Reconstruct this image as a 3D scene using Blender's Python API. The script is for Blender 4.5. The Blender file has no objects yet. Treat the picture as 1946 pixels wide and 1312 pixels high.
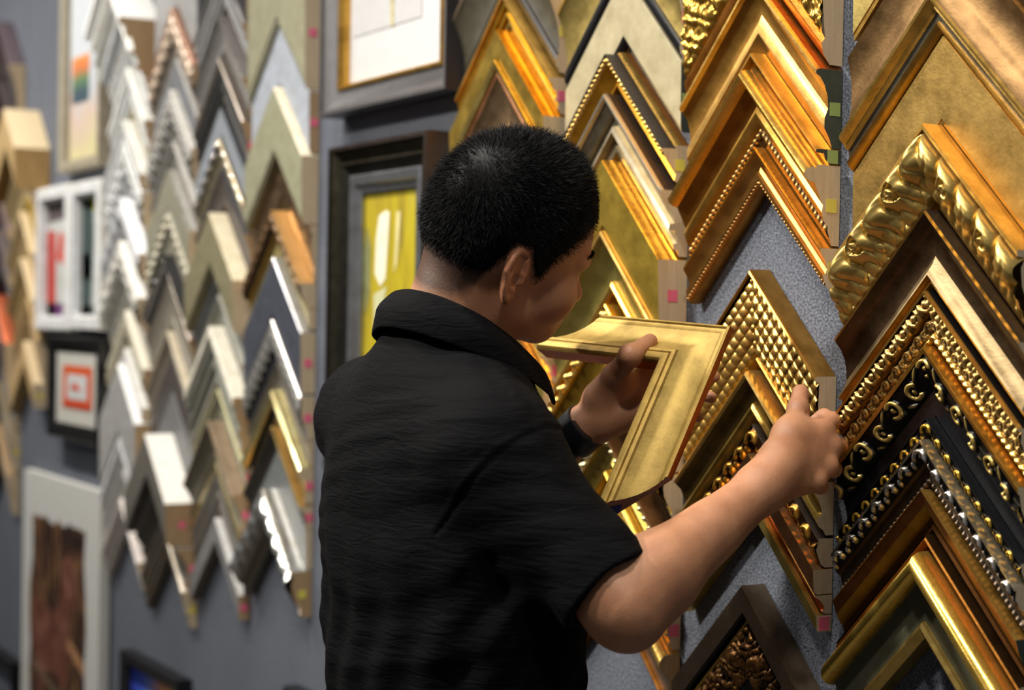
import bpy, math, random
import numpy as np
from mathutils import Matrix, Vector
random.seed(7)
rng = np.random.default_rng(7)
SC = bpy.context.scene
COL = SC.collection
PI = math.pi
# ------------------------------------------------------------------ camera
FPX = 3350.0; VPX = 1950.0
TH = math.atan(FPX / VPX)
S_, C_ = math.sin(TH), math.cos(TH)
H = 1.4; CZ = 1.5
PITCH = 0.0125; ROLL = 0.0175
F0 = np.array([-S_, C_, 0.0]); R0 = np.array([C_, S_, 0.0]); U0 = np.array([0, 0, 1.0])
Fv = F0 * math.cos(PITCH) - U0 * math.sin(PITCH)
Ua = U0 * math.cos(PITCH) + F0 * math.sin(PITCH)
Rv = R0 * math.cos(ROLL) + Ua * math.sin(ROLL)
Uv = Ua * math.cos(ROLL) - R0 * math.sin(ROLL)
CAM = np.array([0.0, -H, CZ])

def W(px, py, z):
    return CAM + z * (Fv + Rv * (px - 973) / FPX - Uv * (py - 656) / FPX)

def VC(x, y, z):
    "a direction given as right, down, away"
    return Rv * x - Uv * y + Fv * z

def at(px, py, n=0.0):
    "where the sight line meets the plane n metres in front of the display wall"
    d = Fv + Rv * (px - 973) / FPX - Uv * (py - 656) / FPX
    t = (H - n) / d[1]
    return CAM + t * d

def solveZ(X, n, py):
    "height of the point (X, -n) that stands on image row py"
    r = np.array([X, -n, CZ]) - CAM
    k = (656 - py) / FPX
    # (r+dz*U0).Uv = k * (r+dz*U0).Fv
    a = r @ Uv - k * (r @ Fv); b = Uv[2] - k * Fv[2]
    return CZ - a / b

cam = bpy.data.cameras.new('camera'); co = bpy.data.objects.new('camera', cam); COL.objects.link(co)
M = Matrix(((Rv[0], Uv[0], -Fv[0], CAM[0]), (Rv[1], Uv[1], -Fv[1], CAM[1]), (Rv[2], Uv[2], -Fv[2], CAM[2]), (0, 0, 0, 1)))
co.matrix_world = M
cam.sensor_width = 36; cam.lens = FPX / 1946 * 36
cam.dof.use_dof = True; cam.dof.focus_distance = 2.03; cam.dof.aperture_fstop = 3.4
cam.clip_start = 0.05
SC.camera = co

# ------------------------------------------------------------------ materials
def lin(c):
    c = c / 255.0
    return c / 12.92 if c <= 0.04045 else ((c + 0.055) / 1.055) ** 2.4
MC = {}
def newmat(name):
    m = bpy.data.materials.new(name); m.use_nodes = True
    nt = m.node_tree; b = nt.nodes['Principled BSDF']
    return m, nt, b
def nd(nt, t, **kw):
    n = nt.nodes.new(t)
    for k, v in kw.items(): setattr(n, k, v)
    return n
def rgb(r, g, b, k=1.0): return (min(1, lin(r) * k), min(1, lin(g) * k), min(1, lin(b) * k), 1)

def mat(key):
    """'g:r,g,b:rough[:var]' gilt / metal leaf, 'p:...' painted, 'w:...' bare wood, 'c:...' cloth"""
    if key in MC: return MC[key]
    pr = key.split(':'); k = pr[0]; r, g, b = [float(v) for v in pr[1].split(',')]
    rough = float(pr[2]) if len(pr) > 2 and pr[2] else 0.4
    var = float(pr[3]) if len(pr) > 3 else 0.28
    m, nt, bs = newmat({'g': 'metal_leaf', 'h': 'worn_gold_leaf', 'p': 'paint', 'w': 'bare_wood', 'c': 'cloth', 's': 'paper'}[k])
    L = nt.links.new
    tc = nd(nt, 'ShaderNodeTexCoord')
    no = nd(nt, 'ShaderNodeTexNoise'); no.inputs['Scale'].default_value = 38 if k != 'w' else 60
    no.inputs['Detail'].default_value = 6; no.inputs['Roughness'].default_value = .62
    mp = nd(nt, 'ShaderNodeMapping')
    if k == 'w': mp.inputs['Scale'].default_value = (1, 3, .25)
    L(tc.outputs['Object'], mp.inputs['Vector']); L(mp.outputs['Vector'], no.inputs['Vector'])
    cr = nd(nt, 'ShaderNodeValToRGB')
    cr.color_ramp.elements[0].position = .3; cr.color_ramp.elements[1].position = .7
    lo, hi = 1 - var, 1 + var * .7
    cr.color_ramp.elements[0].color = rgb(r, g * (1 - var * .08), b * (1 - var * .3), lo)
    cr.color_ramp.elements[1].color = rgb(r, g, b, hi)
    L(no.outputs['Fac'], cr.inputs['Fac']); L(cr.outputs['Color'], bs.inputs['Base Color'])
    bs.inputs['Metallic'].default_value = {'g': .88, 'h': .5, 'p': 0.0, 'w': 0, 'c': 0, 's': 0}[k]
    mr = nd(nt, 'ShaderNodeMapRange'); mr.inputs['To Min'].default_value = rough - .06; mr.inputs['To Max'].default_value = rough + .1
    L(no.outputs['Fac'], mr.inputs['Value']); L(mr.outputs['Result'], bs.inputs['Roughness'])
    n2 = nd(nt, 'ShaderNodeTexNoise'); n2.inputs['Scale'].default_value = 260; n2.inputs['Detail'].default_value = 3
    L(tc.outputs['Object'], n2.inputs['Vector'])
    bp = nd(nt, 'ShaderNodeBump'); bp.inputs['Strength'].default_value = .16 if k != 'c' else .6; bp.inputs['Distance'].default_value = .0012
    L(n2.outputs['Fac'], bp.inputs['Height']); L(bp.outputs['Normal'], bs.inputs['Normal'])
    MC[key] = m
    return m

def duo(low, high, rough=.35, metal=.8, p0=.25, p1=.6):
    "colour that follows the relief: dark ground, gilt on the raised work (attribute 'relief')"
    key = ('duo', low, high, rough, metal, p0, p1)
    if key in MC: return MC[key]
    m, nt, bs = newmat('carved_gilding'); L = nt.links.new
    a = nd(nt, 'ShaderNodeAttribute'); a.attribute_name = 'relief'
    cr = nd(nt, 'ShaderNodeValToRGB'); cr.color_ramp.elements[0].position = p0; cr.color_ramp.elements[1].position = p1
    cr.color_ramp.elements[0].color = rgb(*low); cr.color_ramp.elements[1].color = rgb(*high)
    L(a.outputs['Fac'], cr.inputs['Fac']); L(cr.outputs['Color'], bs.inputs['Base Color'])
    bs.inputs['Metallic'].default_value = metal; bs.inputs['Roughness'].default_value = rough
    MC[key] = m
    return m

# ------------------------------------------------------------------ object helpers
def mesh_obj(name, verts, faces, material, parent=None, smooth=True, attr=None, cols=None, auto=None):
    me = bpy.data.meshes.new(name)
    verts = np.asarray(verts, dtype=np.float32)
    if isinstance(faces, np.ndarray):
        n = len(faces); k = faces.shape[1]
        me.vertices.add(len(verts)); me.vertices.foreach_set('co', verts.ravel())
        me.loops.add(n * k); me.loops.foreach_set('vertex_index', faces.ravel().astype(np.int32))
        me.polygons.add(n); me.polygons.foreach_set('loop_start', np.arange(0, n * k, k, dtype=np.int32))
        me.update(calc_edges=True); me.validate()
    else:
        me.from_pydata([tuple(v) for v in verts], [], faces)
    if smooth:
        me.polygons.foreach_set('use_smooth', [True] * len(me.polygons))
    if attr is not None:
        at_ = me.attributes.new('relief', 'FLOAT', 'POINT'); at_.data.foreach_set('value', np.asarray(attr, dtype=np.float32))
    if cols is not None:
        ca = me.color_attributes.new('tint', 'FLOAT_COLOR', 'POINT'); ca.data.foreach_set('color', np.asarray(cols, dtype=np.float32).ravel())
    if smooth and auto:
        try: me.set_sharp_from_angle(angle=auto)
        except Exception: pass
    if material is not None: me.materials.append(material)
    o = bpy.data.objects.new(name, me); COL.objects.link(o)
    if parent is not None: o.parent = parent
    return o

def tag(o, label, cat=None, group=None, kind=None):
    if label: o['label'] = label
    if cat: o['category'] = cat
    if group: o['group'] = group
    if kind: o['kind'] = kind
    return o

def empty(name, loc=(0, 0, 0)):
    o = bpy.data.objects.new(name, None); COL.objects.link(o); o.location = loc; o.empty_display_size = .05
    return o

def box(name, lo, hi, m, parent=None, bev=0.0):
    x0, y0, z0 = lo; x1, y1, z1 = hi
    v = [(x0, y0, z0), (x1, y0, z0), (x1, y1, z0), (x0, y1, z0), (x0, y0, z1), (x1, y0, z1), (x1, y1, z1), (x0, y1, z1)]
    f = [(0, 3, 2, 1), (4, 5, 6, 7), (0, 1, 5, 4), (1, 2, 6, 5), (2, 3, 7, 6), (3, 0, 4, 7)]
    o = mesh_obj(name, v, f, m, parent, smooth=False)
    if bev:
        b = o.modifiers.new('bevel', 'BEVEL'); b.width = bev; b.segments = 2
    return o

# ------------------------------------------------------------------ carved relief
def _blob(s, v, cs, cv, rs, rv, ang):
    ca, sa = math.cos(ang), math.sin(ang)
    x = (s - cs) * ca + (v - cv) * sa; y = -(s - cs) * sa + (v - cv) * ca
    q = (x / rs) ** 2 + (y / rv) ** 2
    return np.sqrt(np.clip(1 - q, 0, 1))
def _arc(s, v, cs, cv, r, th, a0, a1):
    x = s - cs; y = v - cv; rr = np.hypot(x, y); a = (np.arctan2(y, x) - a0) % (2 * PI)
    on = a < (a1 - a0)
    d = np.abs(rr - r) / th
    g = np.sqrt(np.clip(1 - d * d, 0, 1)) * on
    return g
def cell(s, v, L, fn):
    "periodic ornament along s, v measured in the same unit as s"
    out = np.zeros_like(s)
    c = np.floor(s / L)
    for k in (-1, 0, 1):
        out = np.maximum(out, fn(s - (c + k) * L, v))
    return out
def nz(x, y, sc, seed=0):
    r = np.random.default_rng(seed); o = 0
    for i in range(5):
        a = r.uniform(0, 2 * PI); f = sc * r.uniform(.7, 1.6); p = r.uniform(0, 6.28)
        o = o + np.sin((x * math.cos(a) + y * math.sin(a)) * f + p)
    return o / 5

def orn(kind, s, v, w, L):
    """relief height 0..1 on the arm: s metres from the mitre, v metres across the band, w band width"""
    if kind == 'beads':
        q = ((s / L) % 1 - .5) * L; r = min(L * .46, w * .5)
        return np.sqrt(np.clip(1 - (q / r) ** 2 - ((v - w / 2) / (w * .5)) ** 2, 0, 1))
    if kind == 'rope':
        return np.abs(np.sin(PI * (s / L + .8 * v / w))) ** .7 * np.sqrt(np.clip(1 - ((v / w - .5) * 1.9) ** 2, 0, 1))
    if kind == 'weave':     # little square cushions, each tilted like a shingle
        n = max(1, round(w / L)); b = v / w * n; a = s / L
        tilt = .62 + .38 * (a % 1) * (1 - .3 * (b % 1))
        return (np.abs(np.sin(PI * a)) * np.abs(np.sin(PI * b))) ** .27 * tilt
    if kind == 'hook':
        def fn(s, v):
            o = _arc(s, v, L * .45, w * .48, w * .27, w * .15, PI * .35, PI * 1.75)
            o = np.maximum(o, .9 * _blob(s, v, L * .62, w * .30, L * .30, w * .15, .6))
            return np.maximum(o, .7 * _blob(s, v, L * .02, w * .72, L * .16, w * .18, .7))
        return cell(s, v, L, fn)
    if kind == 'leaf':      # small leaves leaning along the arm with an egg between
        def fn(s, v):
            o = _blob(s, v, L * .30, w * .45, L * .15, w * .52, .35)
            o = np.maximum(o, .8 * _blob(s, v, L * .72, w * .62, L * .20, w * .34, -.2))
            o = np.maximum(o, .9 * _arc(s, v, L * .72, w * .52, w * .30, w * .08, PI * .9, PI * 2.3))
            o = np.maximum(o, .6 * _blob(s, v, L * .98, w * .12, L * .08, w * .12, 0))
            return o
        return cell(s, v, L, fn)
    if kind == 'scroll':    # S curls with eyes
        def fn(s, v):
            o = _arc(s, v, L * .25, w * .42, w * .30, w * .10, PI * .2, PI * 1.75)
            o = np.maximum(o, _arc(s, v, L * .72, w * .60, w * .27, w * .10, -PI * .85, PI * .72))
            o = np.maximum(o, .85 * _blob(s, v, L * .25, w * .42, w * .13, w * .13, 0))
            o = np.maximum(o, .85 * _blob(s, v, L * .72, w * .60, w * .11, w * .11, 0))
            o = np.maximum(o, .7 * _blob(s, v, L * .49, w * .22, L * .16, w * .09, .6))
            o = np.maximum(o, .6 * _blob(s, v, L * .96, w * .85, L * .14, w * .10, -.5))
            return o
        return cell(s, v, L, fn)
    if kind == 'egg':
        def fn(s, v):
            o = .8 * _blob(s, v, L * .5, w * .40, L * .17, w * .30, 0)
            o = np.maximum(o, .95 * _arc(s, v, L * .5, w * .42, L * .36, L * .085, -PI * .2, PI * 1.2))
            o = np.maximum(o, .8 * _blob(s, v, L * .5, w * .88, L * .12, w * .10, 0))
            o = np.maximum(o, .8 * _blob(s, v, 0, w * .60, L * .05, w * .34, 0))
            return np.maximum(o, .6 * _blob(s, v, L * .0, w * .12, L * .12, w * .08, 0))
        return cell(s, v, L, fn)
    if kind == 'acanthus':  # fat rolling leaves sweeping across, scalloped foot, curled eyes
        t = v / w
        c = L * (.95 * t + .22 * np.sin(2 * PI * t))
        q = ((s - c) / L) % 1 - .5
        odd = np.floor((s - c) / L) % 2
        puff = np.sqrt(np.clip(1 - (q / .5) ** 2, 0, 1)) ** .8
        env = np.interp(t, [0, .06, .25, .45, .62, .8, 1], [.3, .8, 1.0, .9, .62, .5, .3])
        vein = 1 - .22 * np.exp(-((q - .12 * np.sin(5 * t + odd)) / .05) ** 2) * np.clip((t - .15) / .3, 0, 1)
        foot = np.abs(np.sin(PI * (s / L * 2.6 + .5 * t))) ** .6
        f = np.clip((t - .62) / .16, 0, 1)
        o = puff * env * vein * (1 - .45 * f) + .45 * f * env * foot
        eye = _arc(q * L, v, .02 * L, w * .36, w * .13, w * .045, 0, 2 * PI)
        o = o * (1 - .38 * eye * (odd > .5))
        return o
    if kind == 'fur':       # shallow licks of leafage
        a = s + .010 * nz(s, v, 220, 3); b = v + .008 * nz(s, v, 260, 4)
        r = np.abs(np.sin(PI * (a / L + .5 * b / L))) * .6 + .4 * np.abs(np.sin(PI * (b / L * 1.3 - .5 * a / L)))
        return np.clip(r + .25 * nz(s, v, 700, 5), 0, 1)
    if kind == 'rough':
        return np.clip(.5 + .5 * nz(s, v, 350, 9) + .3 * nz(s, v, 900, 11), 0, 1)
    return np.zeros_like(s)

# ------------------------------------------------------------------ mouldings
SQ2 = math.sqrt(2)
def profile(kind, h, c, L=.02, amp=.006, extra=None):
    """bands across a moulding: (part name, material, [(t 0..1, height)], ornament)"""
    side, face, lip = c
    e = .0
    if kind == 'flat':
        return [('outer_edge', side, [(0, 0), (0, h * .96), (.012, h)], None),
                ('flat_face', face, [(.012, h), (.5, h * .97), (.94, h * .93)], None),
                ('inner_lip', lip, [(.94, h * .93), (.95, h * .86), (1, h * .82), (1, 0)], None)]
    if kind == 'scoop':
        return [('outer_edge', side, [(0, 0), (0, h * .93), (.015, h), (.05, h * 1.02), (.085, h)], None),
                ('cove_face', face, [(.085, h), (.11, h * .93), (.2, h * .80), (.35, h * .62), (.5, h * .50), (.65, h * .44), (.78, h * .46)], None),
                ('inner_lip', lip, [(.78, h * .46), (.8, h * .56), (.85, h * .6), (.93, h * .55), (.95, h * .45), (1, h * .42), (1, 0)], None)]
    if kind == 'rev':
        return [('outer_edge', side, [(0, 0), (0, h * .45), (.05, h * .5)], None),
                ('cove_face', face, [(.05, h * .5), (.2, h * .52), (.4, h * .6), (.6, h * .74), (.75, h * .95), (.82, h)], None),
                ('inner_lip', lip, [(.82, h), (.88, h), (.9, h * .8), (.97, h * .75), (1, h * .7), (1, 0)], None)]
    if kind == 'roll':
        rr = [(0, 0), (0, h * .62)]
        for i in range(1, 10):
            a = PI - PI * i / 10
            rr.append((.16 + .16 * math.cos(a), h * (.62 + .38 * math.sin(a))))
        rr.append((.32, h * .62))
        return [('rounded_edge', side, rr, None),
                ('flat_face', face, [(.32, h * .62), (.33, h * .52), (.55, h * .48), (.8, h * .46)], None),
                ('inner_lip', lip, [(.8, h * .46), (.82, h * .58), (.88, h * .62), (.95, h * .55), (1, h * .45), (1, 0)], None)]
    if kind == 'steps':
        return [('outer_edge', side, [(0, 0), (0, h * .95), (.02, h), (.14, h * 1.0), (.15, h * .85)], None),
                ('stepped_face', face, [(.15, h * .85), (.34, h * .82), (.35, h * .68), (.55, h * .62), (.56, h * .72), (.62, h * .74), (.63, h * .58), (.8, h * .5)], None),
                ('inner_lip', lip, [(.8, h * .5), (.81, h * .58), (.9, h * .56), (.91, h * .42), (1, h * .38), (1, 0)], None)]
    if kind == 'carve':
        return [('outer_edge', side, [(0, 0), (0, h * .9), (.02, h * .95), (.08, h * .95), (.1, h * .78)], None),
                ('carved_band', face, [(.1, h * .78), (.3, h * .86), (.5, h * .80), (.72, h * .62)], (extra or 'leaf', L, amp)),
                ('inner_lip', lip, [(.72, h * .62), (.74, h * .5), (.9, h * .45), (.92, h * .5), (1, h * .42), (1, 0)], None)]
    if kind == 'bead':
        return [('outer_edge', side, [(0, 0), (0, h * .9), (.02, h * .93)], None),
                ('bead_row', lip, [(.02, h * .80), (.13, h * .83), (.24, h * .80)], ('beads', L, amp)),
                ('cove_face', face, [(.24, h * .8), (.26, h * .7), (.5, h * .5), (.75, h * .42), (.9, h * .5), (1, h * .45), (1, 0)], None)]
    raise ValueError(kind)

RAW = 'w:200,180,150:.75:.12'
RAWD = 'w:170,142,108:.75:.15'
STK = {'pink': 'p:235,110,140:.6:.03', 'yellow': 'p:222,208,90:.6:.03', 'green': 'p:150,170,95:.6:.03', 'blue': 'p:34,40,120:.6:.03'}

def chevron(bands, w, hw, res=.002, raw=RAW, sticker=None, parent=None, hr_=None):
    """mitred corner: arms fall at 45 degrees, ends sawn upright; local X along the wall, Y into it"""
    hr_ = hw if hr_ is None else hr_
    allp = []
    for name, mk, pts, on in bands:
        m = mat(mk) if isinstance(mk, str) else mk
        if on:
            kind, L, amp = on
            tt0 = np.array([p[0] for p in pts]) * w; pp0 = np.array([p[1] for p in pts])
            nT = max(4, int((tt0[-1] - tt0[0]) / res) + 1)
            tt = np.linspace(tt0[0], tt0[-1], nT); pp = np.interp(tt, tt0, pp0)
            n1 = max(4, int(hw / (res * .8))); xs = np.concatenate([np.linspace(-hw, 0, n1), np.linspace(0, hr_, n1)[1:]]); nX = len(xs)
            X, T = np.meshgrid(xs, tt, indexing='ij')
            # distance along the arm, measured at this line of the band
            s = np.abs(X) * SQ2 + T * 0
            bw = tt[-1] - tt[0]
            # near the mitre both arms meet: s measured on the arm (foot of the perpendicular)
            s = np.abs(X) * SQ2 + T
            r = orn(kind, s, T - tt[0], bw, L)
            edge = np.minimum(1, np.minimum(T - tt[0], tt[-1] - T) / (bw * .06 + 1e-9))
            r = r * np.clip(edge, 0, 1)
            Y = -(np.interp(T, tt0, pp0) + r * amp)
            Z = -np.abs(X) - SQ2 * T
            V = np.stack([X, Y, Z], -1).reshape(-1, 3)
            idx = np.arange(nX * nT).reshape(nX, nT)
            Fq = np.stack([idx[:-1, :-1], idx[1:, :-1], idx[1:, 1:], idx[:-1, 1:]], -1).reshape(-1, 4)
            mesh_obj(name, V, Fq, m, parent, True, attr=r.ravel())
            prof = [(a, b) for a, b in zip(tt0, pp0)]
        else:
            xs = [-hw, 0, hr_]
            V = []; 
            for x in xs:
                for t, p in pts: V.append((x, -p, -abs(x) - SQ2 * t * w))
            k = len(pts); Fq = []
            for i in range(2):
                for j in range(k - 1):
                    Fq.append((i * k + j, (i + 1) * k + j, (i + 1) * k + j + 1, i * k + j + 1))
            o = mesh_obj(name, V, Fq, m, parent, True, auto=.6)
            prof = [(t * w, p) for t, p in pts]
        allp += prof
    # bare wood: both sawn ends and the back
    pl = [allp[0]]
    for q in allp[1:]:
        if abs(q[0] - pl[-1][0]) + abs(q[1] - pl[-1][1]) > 1e-6: pl.append(q)
    V = []; Fs = []
    for x in (-hw, hr_):
        b0 = len(V)
        for t, p in pl: V.append((x, -p, -abs(x) - SQ2 * t))
        ids = list(range(b0, b0 + len(pl)))
        Fs.append(ids if x > 0 else ids[::-1])
    n = len(pl); b0 = len(V)
    V += [(0, -pl[0][1], -SQ2 * pl[0][0]), (0, -pl[-1][1], -SQ2 * pl[-1][0])]
    Fs += [(0, b0, b0 + 1, n - 1), (b0, n, 2 * n - 1, b0 + 1)]
    mesh_obj('sawn_end', V, Fs, mat(raw), parent, False)
    if sticker:
        sz = .016; zc = -hr_ - SQ2 * w * .5; hmax = max(p for t, p in pl); hm = np.interp(.5 * w, [q[0] for q in pl], [q[1] for q in pl]) * .5
        sz = min(sz, hmax * .7)
        if sticker == 'blue':
            t0 = w * .8; zc = -hr_ - SQ2 * t0; hm = .012; s2 = .011
            Vs = [(hr_ + .0006, -hm - s2 * .8, zc), (hr_ + .0006, -hm, zc - s2), (hr_ + .0006, -hm + s2 * .8, zc), (hr_ + .0006, -hm, zc + s2)]
        else:
            y0, y1 = -min(hm + sz / 2, hmax * .9), -max(hm - sz / 2, .001)
            Vs = [(hr_ + .0006, y0, zc - sz / 2), (hr_ + .0006, y1, zc - sz / 2), (hr_ + .0006, y1, zc + sz / 2), (hr_ + .0006, y0, zc + sz / 2)]
        Vs += [(hr_ + .0001, v[1], v[2]) for v in Vs]
        mesh_obj('price_sticker', Vs, [(0, 1, 2, 3), (4, 7, 6, 5), (0, 4, 5, 1), (1, 5, 6, 2), (2, 6, 7, 3), (3, 7, 4, 0)], mat(STK[sticker]), parent, False)
    return parent

COLX = dict(A=(-1.447, .143), B=(-1.759, .147, .130), C=(-2.080, .150, .143), D=(-2.395, .148), E=(-3.312, .148), F=(-3.632, .148),
            G=(-3.948, .148), H=(-4.266, .142), I=(-5.185, .148, .122), J=(-5.497, .148))
CPH = dict(A='rightmost column', B='column behind reaching hand', C='third column from right', D='column behind his head',
           E='column beside framed pictures', F='second column left of framed pictures', G='third column left of framed pictures',
           H='mostly white column', I='pale wood column', J='leftmost dark column')
ORD = ['topmost', 'second', 'third', 'fourth', 'fifth', 'sixth', 'seventh', 'eighth', 'ninth', 'tenth', 'eleventh', 'twelfth', 'thirteenth', 'fourteenth', 'fifteenth', 'sixteenth', 'seventeenth']
lastZ = {}; cnt = {}
def sample(col, y0, y1, bands, h, desc, raw=None, sticker=None, hin=None, res=.003, dx=0.0, rot=0.0):
    X, hw = COLX[col][:2]; hr_ = COLX[col][-1]; X += dx
    i = cnt.get(col, 0); cnt[col] = i + 1
    z0 = solveZ(X, h, y0); z1 = solveZ(X, h * .5 if hin is None else hin, y1)
    if col in lastZ and z0 > lastZ[col] - .0015: z0 = lastZ[col] - .0015
    z1 = min(z1, z0 - .012)
    w = (z0 - z1) / SQ2
    lastZ[col] = z1
    e = empty('moulding_sample', (X, -.0015, z0)); e.rotation_euler = (0, rot, 0)
    rank = ORD[i] + (' down' if i else '')
    desc = desc.replace('sample', 'corner', 1) if 'sample' in desc else desc + ' corner'
    tag(e, '%s, %s in %s' % (desc, rank, CPH[col]), 'frame sample', None)
    chevron(bands(w) if callable(bands) else bands, w, hw, res, raw or RAW, sticker, e, hr_)
    return e
# ------------------------------------------------------------------ colours of the finishes
GOLD = 'g:208,164,82:.32'; GOLDB = 'g:228,186,100:.26'; GOLDD = 'g:160,118,56:.38'; OLIVE = 'g:164,144,84:.42'; OLIVE2 = 'g:144,132,90:.46'
ORG = 'g:190,124,52:.34'; BRZ = 'g:112,86,54:.42:.4'; BRZD = 'g:84,66,46:.42:.4'; COP = 'g:136,84,44:.4:.35'; GREIGE = 'p:150,140,112:.5:.2'
BLK = 'p:16,16,19:.3:.1'; DKB = 'p:44,34,26:.4'; SIL = 'g:205,204,200:.25'; SILD = 'g:128,124,120:.35'; GRG = 'p:84,84,66:.5:.2'
BRG = 'g:132,112,92:.42'
# ---- rightmost column
sample('A', -430, -200, profile('flat', .02, (GOLD, OLIVE, GOLD)), .02, 'Olive gold flat', raw=RAW)
sample('A', -172, 64, lambda w: [
    ('outer_edge', BRZ, [(0, 0), (0, .022), (.02, .026)], None),
    ('cove_face', BRZ, [(.02, .026), (.1, .023), (.25, .019), (.45, .019), (.6, .024), (.68, .034)], None),
    ('gilt_lip', GOLDB, [(.68, .034), (.70, .037), (.73, .036), (.78, .028), (.8, .028)], None),
    ('grey_step', 'g:150,140,120:.3', [(.8, .028), (.82, .022), (.9, .02)], None),
    ('sight_edge', GOLD, [(.9, .02), (.92, .024), (.95, .022), (1, .014), (1, 0)], None)], .026, 'Wide brushed bronze scooped sample with gilt and grey lip', hin=.014)
sample('A', 66, 236, profile('flat', .014, ('g:160,120,56:.4', 'g:150,122,66:.42:.3', 'g:160,120,56:.4')), .014, 'Wide flat mottled gold bronze')
sample('A', 228, 397, lambda w: [
    ('outer_edge', GOLD, [(0, 0), (0, .040), (.01, .042), (.07, .042), (.075, .036)], None),
    ('carved_leafwork', 'g:204,174,100:.36:.12', [(.075, .030), (.2, .036), (.4, .034), (.6, .026), (.8, .02), (.9, .018)], ('acanthus', .041, .021)),
    ('sight_edge', GOLDD, [(.9, .018), (.92, .016), (1, .014), (1, 0)], None)], .042, 'Thick gold carved rolling leaf', res=.0012, hin=.012)
sample('A', 399, 550, lambda w: [
    ('outer_side', DKB, [(0, 0), (0, .034)], None), ('gilt_rim', 'g:190,150,84:.26', [(0, .034), (.02, .038), (.04, .036)], None),
    ('dark_rim', 'g:88,70,50:.36:.45', [(.04, .036), (.05, .036)], None),
    ('cove_face', 'g:88,70,50:.36:.45', [(.05, .036), (.15, .028), (.3, .021), (.45, .018), (.58, .018)], None),
    ('light_band', 'g:132,114,84:.42:.35', [(.58, .018), (.68, .022), (.78, .029), (.82, .030)], None),
    ('sight_edge', GOLD, [(.82, .030), (.84, .024), (.92, .024), (.94, .018), (1, .012), (1, 0)], None)], .038, 'Dark brown bronze scooped sample with gilt sight edge', hin=.012)
sample('A', 553, 652, lambda w: [
    ('outer_side', BLK, [(0, 0), (0, .028)], None), ('gilt_rim', GOLDB, [(0, .028), (0, .034), (.02, .036), (.06, .034)], None),
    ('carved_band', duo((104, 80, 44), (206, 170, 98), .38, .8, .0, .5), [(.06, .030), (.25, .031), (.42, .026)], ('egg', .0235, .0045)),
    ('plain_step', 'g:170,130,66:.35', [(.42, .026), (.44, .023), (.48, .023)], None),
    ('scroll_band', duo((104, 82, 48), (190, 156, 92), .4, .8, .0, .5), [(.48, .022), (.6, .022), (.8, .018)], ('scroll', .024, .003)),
    ('rope_edge', GOLDB, [(.8, .018), (.9, .02), (.97, .016)], ('rope', .009, .003)),
    ('sight_edge', GOLD, [(.97, .016), (1, .012), (1, 0)], None)], .036, 'Antique gold egg and dart sample with rope edge', res=.001, hin=.012)
BG = duo((12, 11, 13), (206, 172, 92), .28, .55, .42, .8)
sample('A', 658, 792, lambda w: [
    ('outer_edge', 'g:168,126,54:.3', [(0, 0), (0, .032), (.02, .034), (.10, .033)], None),
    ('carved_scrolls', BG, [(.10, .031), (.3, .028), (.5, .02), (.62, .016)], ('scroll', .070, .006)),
    ('black_flat', BLK, [(.62, .016), (.75, .013), (.97, .013), (1, .012), (1, 0)], None)], .034, 'Black sample with gilt raised scrolls', res=.0013, hin=.012)
sample('A', 794, 832, lambda w: [
    ('outer_edge', BLK, [(0, 0), (0, .026), (.05, .028)], None),
    ('carved_band', duo((14, 13, 12), (190, 150, 52), .3, .7, .3, .7), [(.05, .026), (.4, .026), (.9, .02)], ('hook', .022, .004)),
    ('sight_edge', BLK, [(.9, .02), (1, .014), (1, 0)], None)], .028, 'Narrow black sample with small gold leaves', res=.0013, hin=.012)
sample('A', 828, 927, lambda w: [
    ('outer_edge', 'g:214,200,170:.22', [(0, 0), (0, .034), (.02, .037), (.08, .036)], None),
    ('carved_band', duo((26, 23, 22), (196, 190, 182), .26, .85, .15, .6), [(.08, .033), (.25, .034), (.45, .026)], ('hook', .030, .006)),
    ('plain_band', 'g:104,88,70:.42', [(.45, .026), (.5, .021), (.72, .018), (.76, .02)], None),
    ('bead_row', duo((40, 34, 30), (120, 104, 88), .35, .7, .1, .6), [(.76, .019), (.85, .019), (.94, .016)], ('beads', .0075, .0035)),
    ('sight_edge', DKB, [(.94, .016), (1, .012), (1, 0)], None)], .037, 'Silver and black carved sample with pewter flat', res=.0011, hin=.012)
sample('A', 927, 1012, lambda w: [
    ('outer_edge', GOLD, [(0, 0), (0, .031), (.015, .033), (.03, .032)], None),
    ('copper_band', COP, [(.03, .032), (.2, .029), (.35, .026)], None),
    ('gilt_band', 'g:170,126,44:.36', [(.35, .026), (.5, .022), (.65, .016)], None),
    ('brown_cove', 'g:96,60,26:.42', [(.65, .016), (.8, .013), (.92, .014), (1, .012), (1, 0)], None)], .033, 'Copper brown sample with a dull gold band', raw='p:44,56,46:.6', hin=.012)
sample('A', 1014, 1034, lambda w: [
    ('outer_edge', 'g:60,44,24:.4', [(0, 0), (0, .022), (.1, .026), (.16, .024)], None),
    ('gilt_face', ORG, [(.16, .024), (.5, .026), (.9, .018), (1, .014), (1, 0)], None)], .026, 'Narrow amber gold sample with dark edge', hin=.012)
sample('A', 1049, 1212, lambda w: profile('roll', .048, ('g:232,192,92:.26:.12', GRG, 'g:214,182,104:.34')), .040, 'Large bright gold rolled edge sample with grey green flat', hin=.015)

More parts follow.
